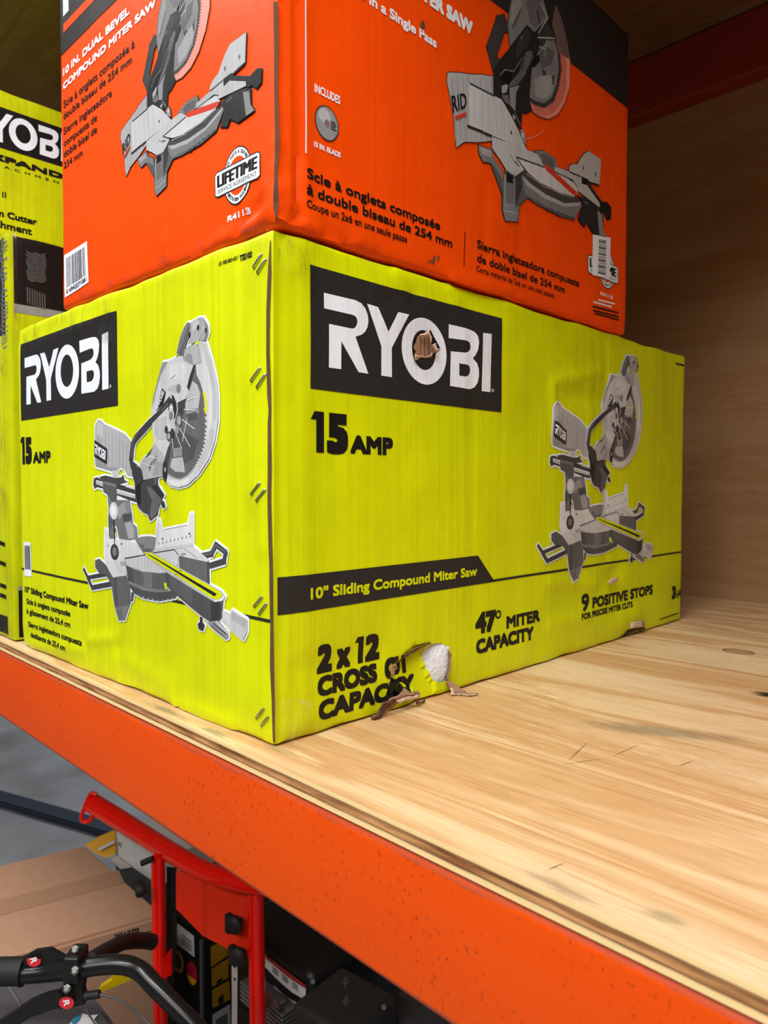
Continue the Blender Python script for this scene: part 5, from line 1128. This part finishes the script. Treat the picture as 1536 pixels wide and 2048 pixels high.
for k in range(3): yface('printed_line', K0, [(364, 1868+k*7), (383, 1884+k*7), (383, 1887+k*7), (364, 1871+k*7)], flat('grey_print_line', (110, 112, 112), 0.6), blk, 0.0016)
def ov(cx, cy, rx, ry, n=22, a0=0, a1=360, sk=0.0): return [(cx+rx*math.cos(math.radians(a0+(a1-a0)*k/n))+0, cy+ry*math.sin(math.radians(a0+(a1-a0)*k/n))+sk*rx*math.cos(math.radians(a0+(a1-a0)*k/n))) for k in range(n+(1 if a1-a0 < 360 else 0))]
yface('round_badge', K0, ov(357, 1924, 10.5, 22, sk=0.7), M['yellow'], blk); yface('badge_centre', K0, ov(356, 1923, 7, 15, sk=0.7), flat('badge_dark', (60, 54, 44), 0.5), blk, 0.0016)
yface('flag_badge', K0, ov(384, 1946, 10.5, 23, sk=0.7), flat('flag_red', (176, 24, 40), 0.4), blk); yface('flag_badge', K0, ov(384, 1948, 9.5, 21, 14, 20, 160, sk=0.7), M['yellow'], blk, 0.0016)
for q in ([(421, 1893), (456, 1880), (455, 1911), (422, 1934)], [(423, 1938), (456, 1917), (457, 1955), (424, 1974)], [(424, 1980), (458, 1961), (461, 1998), (425, 2016)], [(460, 1878), (492, 1862), (492, 1975), (463, 1990)]): xface('yellow_panel', K0, q, flat('mustard_print', (176, 124, 16), 0.5), blk)
for q in ([(433, 1962), (445, 1955), (445, 1960), (433, 1968)], [(436, 1998), (446, 1988), (447, 2002), (437, 2010)]): xface('print_mark', K0, q, M['black'], blk, 0.0016)
xface('barcode_label', K0, [(425, 2030), (460, 2008), (461, 2060), (425, 2060)], flat('grey_label', (172, 168, 170), 0.6), blk)
xface('print_mark', K0, [(432, 2040), (454, 2026), (455, 2060), (432, 2060)], flat('label_code', (84, 82, 84), 0.6), blk, 0.0016)
b = bmesh.new(); bm_tube(b, [K0+V3((0.004, -0.004, -0.01)), V3((K0.x+0.004, K0.y-0.004, FLZ+0.01))], 0.004, 8); from_bm('edge_trim', b, M['hood'], blk, 60)
# a second black and yellow box further back
bl2, K1 = corner_box('tool_box', 'black and yellow box in the dark behind the engine, beside the right red post', 'box', (528, 1790), 1.95, 0.16, 0.40, M['black'])
xface('round_print', K1, ov(545, 1838, 15, 21, sk=-0.6), flat('dim_mustard', (150, 108, 20), 0.5), bl2); xface('round_print', K1, ov(545, 1838, 9, 13, sk=-0.6), M['black'], bl2, 0.0016)
xface('yellow_panel', K1, [(532, 1866), (584, 1838), (584, 1856), (532, 1884)], flat('dim_mustard', (150, 108, 20), 0.5), bl2)
# --- small black engine
E0 = dep(622, 1966, 1.26)
eng = thing('engine', 'small black engine with white warning labels and silver fins, right of the red post', 'engine', (E0.x-0.12, E0.y+0.12, FLZ))
b = bmesh.new(); bm_box(b, (E0.x-0.25, E0.y, E0.z-0.16), (E0.x, E0.y+0.34, E0.z+0.012), 0.022, 5); from_bm('tank_cover', b, M['black'], eng, 50)
b = bmesh.new(); bm_box(b, (E0.x-0.24, E0.y+0.01, FLZ+0.001), (E0.x-0.01, E0.y+0.33, E0.z-0.155), 0.01, 3); from_bm('crankcase', b, M['black_matt'], eng, 50)
def yq(name, pts, m, off): 
    b = bmesh.new(); bm_prism(b, [on(1, E0.y-off, x, y) for x, y in pts], (0, -0.0006, 0)); return from_bm(name, b, m, eng)
yq('warning_label', [(530, 1909), (566, 1938), (590, 1956), (612, 1972), (611, 2000), (585, 1985), (556, 1960), (530, 1933)], M['white_label'], 0.001)
yq('warning_band', [(532, 1909), (566, 1936), (590, 1954), (612, 1971), (611, 1977), (588, 1962), (564, 1944), (532, 1916)], flat('label_red', (176, 50, 44), 0.5), 0.0018)
for k in range(3): yq('printed_line', [(545+k*20, 1932+k*15), (556+k*20, 1941+k*15), (556+k*20, 1953+k*15), (545+k*20, 1944+k*15)], flat('label_grey_print', (150, 150, 150), 0.6), 0.0018)
yq('rating_label', [(548, 1971), (572, 1994), (593, 2004), (596, 2034), (574, 2021), (552, 2000)], flat('blue_grey_label', (168, 174, 190), 0.5), 0.001)
for k in range(5):
    b = bmesh.new(); zf = on(1, E0.y-0.02, 575, 2022+k*9).z; bm_box(b, (E0.x-0.16, E0.y-0.035, zf-0.0022), (E0.x-0.035, E0.y+0.02, zf+0.0022), 0.001, 1); from_bm('cooling_fin', b, flat('cast_alloy', (150, 150, 148), 0.4, 0.8), eng)
b = bmesh.new(); p = on(1, E0.y-0.02, 566, 2004); bm_lathe(b, p, (0, -1, 0), [(0, 0.008), (0.012, 0.008), (0.014, 0.005)], 12); from_bm('plug', b, M['steel'], eng, 40)
b = bmesh.new(); p = dep(540, 1996, 1.27); bm_lathe(b, p, (-0.2, -1, 0), [(0, 0.012), (0.03, 0.014), (0.035, 0.008)], 14); from_bm('copper_cap', b, flat('dull_copper', (120, 72, 58), 0.5), eng, 40)
G0 = dep(712, 2046, 1.10)
b = bmesh.new(); MX = Matrix.Translation(dep(690, 1990, 1.17)+V3((0, 0, -0.055))) @ Matrix.Rotation(math.radians(6), 4, 'Z')
bm_box(b, (-0.062, -0.062, -0.05), (0.062, 0.062, 0.05), 0.014, 4, MX); ac = from_bm('air_cleaner', b, flat('charcoal_plastic', (44, 43, 42), 0.5), eng, 50)
top = dep(690, 1990, 1.17)+V3((0, 0, -0.005))
for (x, y) in ((692, 1966), (693, 2004)):
    p = on(2, top.z, x, y); b = bmesh.new(); bm_lathe(b, p, (0, 0, 1), [(-0.002, 0.007), (0.002, 0.007), (0.003, 0.0045), (0.008, 0.004), (0.009, 0.002)], 10); from_bm('wing_nut', b, M['steel'], ac, 40)
for (x, y, z) in ((626, 1963, 1.20), (618, 2008, 1.19), (768, 2014, 1.15)):
    p = dep(x, y, z); b = bmesh.new(); bm_lathe(b, p, (0.5, -0.6, 0.5), [(-0.03, 0.003), (0, 0.003), (0.001, 0.0045), (0.004, 0.004)], 8); from_bm('bolt', b, M['hood'], eng, 40)
b = bmesh.new(); px_tube(b, [(632, 1932, 1.30), (658, 1920, 1.33)], 4.5, 1.3, 10, 0); from_bm('fuel_tap', b, M['hood'], eng, 40)
b = bmesh.new(); p = dep(790, 2020, 1.22); bm_box(b, (p.x-0.03, p.y-0.01, FLZ+0.001), (p.x+0.10, p.y+0.16, p.z), 0.008, 3); o = from_bm('grey_case', b, flat('dark_grey_case', (62, 61, 64), 0.5), None, 40, (p.x+0.03, p.y+0.07, FLZ)); tag(o, 'dark grey case at the foot of the frame, right of the black engine', 'case')
# --- dark grey machine hood under the handlebar
hz = on(2, -0.56, 60, 2040).z
h0 = [on(2, -0.50, -160, 1955), on(2, -0.50, 40, 1925), on(2, -0.50, 100, 1900), on(2, -0.50, 175, 1960), on(2, -0.50, 250, 2060), on(2, -0.50, 180, 2240), on(2, -0.50, -160, 2240)]
hd_ = thing('machine_hood', 'dark grey plastic machine hood below the black handlebar with a torn blue and white sticker', 'machine', V3((sum(p.x for p in h0)/7, sum(p.y for p in h0)/7, FLZ)))
b = bmesh.new(); bm_prism(b, h0, (0, 0, -0.08)); bmesh.ops.bevel(b, geom=b.edges[:], offset=0.012, segments=3, affect='EDGES'); from_bm('hood_cover', b, M['hood'], hd_, 40)
b = bmesh.new(); c_ = sum(h0, V3((0, 0, 0)))/7; bm_prism(b, [c_+(p-c_)*0.8+V3((0, 0, -0.08)) for p in h0], (0, 0, FLZ+0.581)); from_bm('machine_base', b, M['black'], hd_, 40)
for q in ([(8, 1962), (40, 2015), (44, 2014), (12, 1961)], [(168, 2020), (215, 2090), (219, 2088), (172, 2018)]):
    b = bmesh.new(); bm_prism(b, [on(2, -0.4990, *p) for p in q], (0, 0, 0.001)); from_bm('seam', b, flat('seam_light', (96, 95, 98), 0.5), hd_)
b = bmesh.new(); bm_prism(b, [on(2, -0.4990, *p) for p in [(136, 2052), (150, 2036), (166, 2028), (178, 2032), (196, 2030), (188, 2040), (194, 2048), (180, 2058), (150, 2060)]], (0, 0, 0.0008)); stk = from_bm('sticker', b, M['white_label'], hd_)
b = bmesh.new(); bm_prism(b, [on(2, -0.4980, *p) for p in [(142, 2046), (150, 2036), (164, 2029), (158, 2042), (150, 2050)]], (0, 0, 0.0008)); from_bm('sticker_print', b, M['sticker_blue'], stk)
# --- yellow lever and pale part in the gap
b = bmesh.new(); plate(b, [(197, 1978), (225, 1960), (222, 1950), (234, 1945), (246, 1952), (268, 1952), (262, 1960), (202, 1985)], 1.16, 0.014); o = from_bm('yellow_lever', b, M['yellow_bright'], None, None, dep(230, 1968, 1.16)); tag(o, 'yellow plastic lever showing under the black handlebar', 'lever')
# --- black handlebar in front
hb_ = thing('handlebar', 'black machine handlebar with grip, brake lever and red letter stickers, lower left corner', 'handlebar', dep(150, 1950, 0.93))
zh = 0.93
b = bmesh.new(); px_tube(b, [(20, 1949, .94), (90, 1945, .94), (150, 1938, .93), (205, 1930, .93), (250, 1930, .93), (282, 1943, .93), (310, 1972, .92), (350, 2012, .91), (395, 2058, .90), (450, 2120, .89)], 18.5, zh, 18, 6); from_bm('tube', b, M['black_paint'], hb_, 60)
b = bmesh.new(); px_tube(b, [(-60, 1945, .945), (0, 1943, .944), (40, 1942, .943), (47, 1942, .943)], 26, zh, 20, 0); grip = from_bm('grip', b, M['black_matt'], hb_, 60)
b = bmesh.new(); px_tube(b, [(44, 1942, .943), (49, 1942, .943)], 28, zh, 20, 0); from_bm('grip_collar', b, M['black_matt'], grip, 60)
b = bmesh.new(); plate(b, [(46, 1916), (70, 1902), (100, 1898), (128, 1914), (150, 1912), (150, 1934), (48, 1934)], .935, 0.006); from_bm('lever_plate', b, M['black'], hb_)
b = bmesh.new(); bm_box(b, (-0.0100, -0.017, -0.0165), (0.0100, 0.017, 0.0165), 0.003, 3, Matrix.Translation(dep(152, 1927, .93)) @ co.matrix_world.to_3x3().to_4x4() @ Matrix.Rotation(math.radians(90), 4, 'X')); from_bm('clamp', b, M['black'], hb_, 40)
b = bmesh.new(); plate(b, [(128, 1955), (168, 1952), (163, 1985), (168, 2010), (120, 2018), (112, 1990), (126, 1980)], .925, 0.014); from_bm('lever_bracket', b, M['black'], hb_)
b = bmesh.new(); plate(b, [(116, 1985), (128, 1998), (124, 2014), (96, 2023), (60, 2036), (10, 2066), (-30, 2080), (-30, 2062), (20, 2030), (60, 2003), (92, 1990)], .92, 0.008); from_bm('brake_lever', b, M['black'], hb_, 40)
for (x, y, z) in ((151, 1899, .925), (151, 1941, .905), (135, 1977, .912)):
    p = dep(x, y, z); b = bmesh.new(); bm_lathe(b, p, -_d+V3((0, 0, 0.5)), [(-0.012, 0.0035), (0, 0.0035), (0.0005, 0.0052), (0.003, 0.0052), (0.0042, 0.003)], 6); from_bm('bolt', b, M['steel'], hb_, 30)
b = bmesh.new(); px_tube(b, [(170, 1992, .925), (199, 1988, .925)], 8, zh, 12, 0); from_bm('cable_ferrule', b, M['black_matt'], hb_, 60)
b = bmesh.new(); px_tube(b, [(196, 1989, .925), (222, 1994, .925), (252, 2008, .925), (280, 2030, .925), (306, 2056, .92), (330, 2090, .92)], 2.2, zh, 8, 5); from_bm('cable', b, M['hood'], hb_, 60)
b = bmesh.new(); px_tube(b, [(180, 1920, 1.04), (215, 1900, 1.10), (250, 1884, 1.17), (285, 1881, 1.23), (306, 1884, 1.25)], 15, 1.05, 12, 5); from_bm('rear_tube', b, M['black_matt'], hb_, 60)
def letter_sticker(cx, cy, rx, ry, z, ang, a0=0, a1=360):
    b = bmesh.new(); plate(b, ov(cx, cy, rx, ry, 24, a0, a1), z, 0.0006); st = from_bm('round_sticker', b, M['sticker_red'], hb_)
    V = []; F = []; ca, sa = math.cos(ang), math.sin(ang)
    for q in text('R', -0.42, -0.5, 0.42, 1.0, 0.035):
        i0 = len(V)
        for x, y in q:
            X_, Y_ = x*rx*0.95, -y*ry*1.05; V.append(tuple(dep(cx+X_*ca-Y_*sa, cy+X_*sa+Y_*ca, z-0.0005-getattr(q, 'dl', 0)*0.0003)))
        F.append(list(range(i0, i0+len(q))))
    me = bpy.data.meshes.new('letter'); me.from_pydata(V, [], F); link('letter', me, M['white_label'], st)
letter_sticker(133, 2006, 15, 12, .9185, math.radians(78)); letter_sticker(67.5, 1921, 14, 13, .930, math.radians(75), -10, 200)
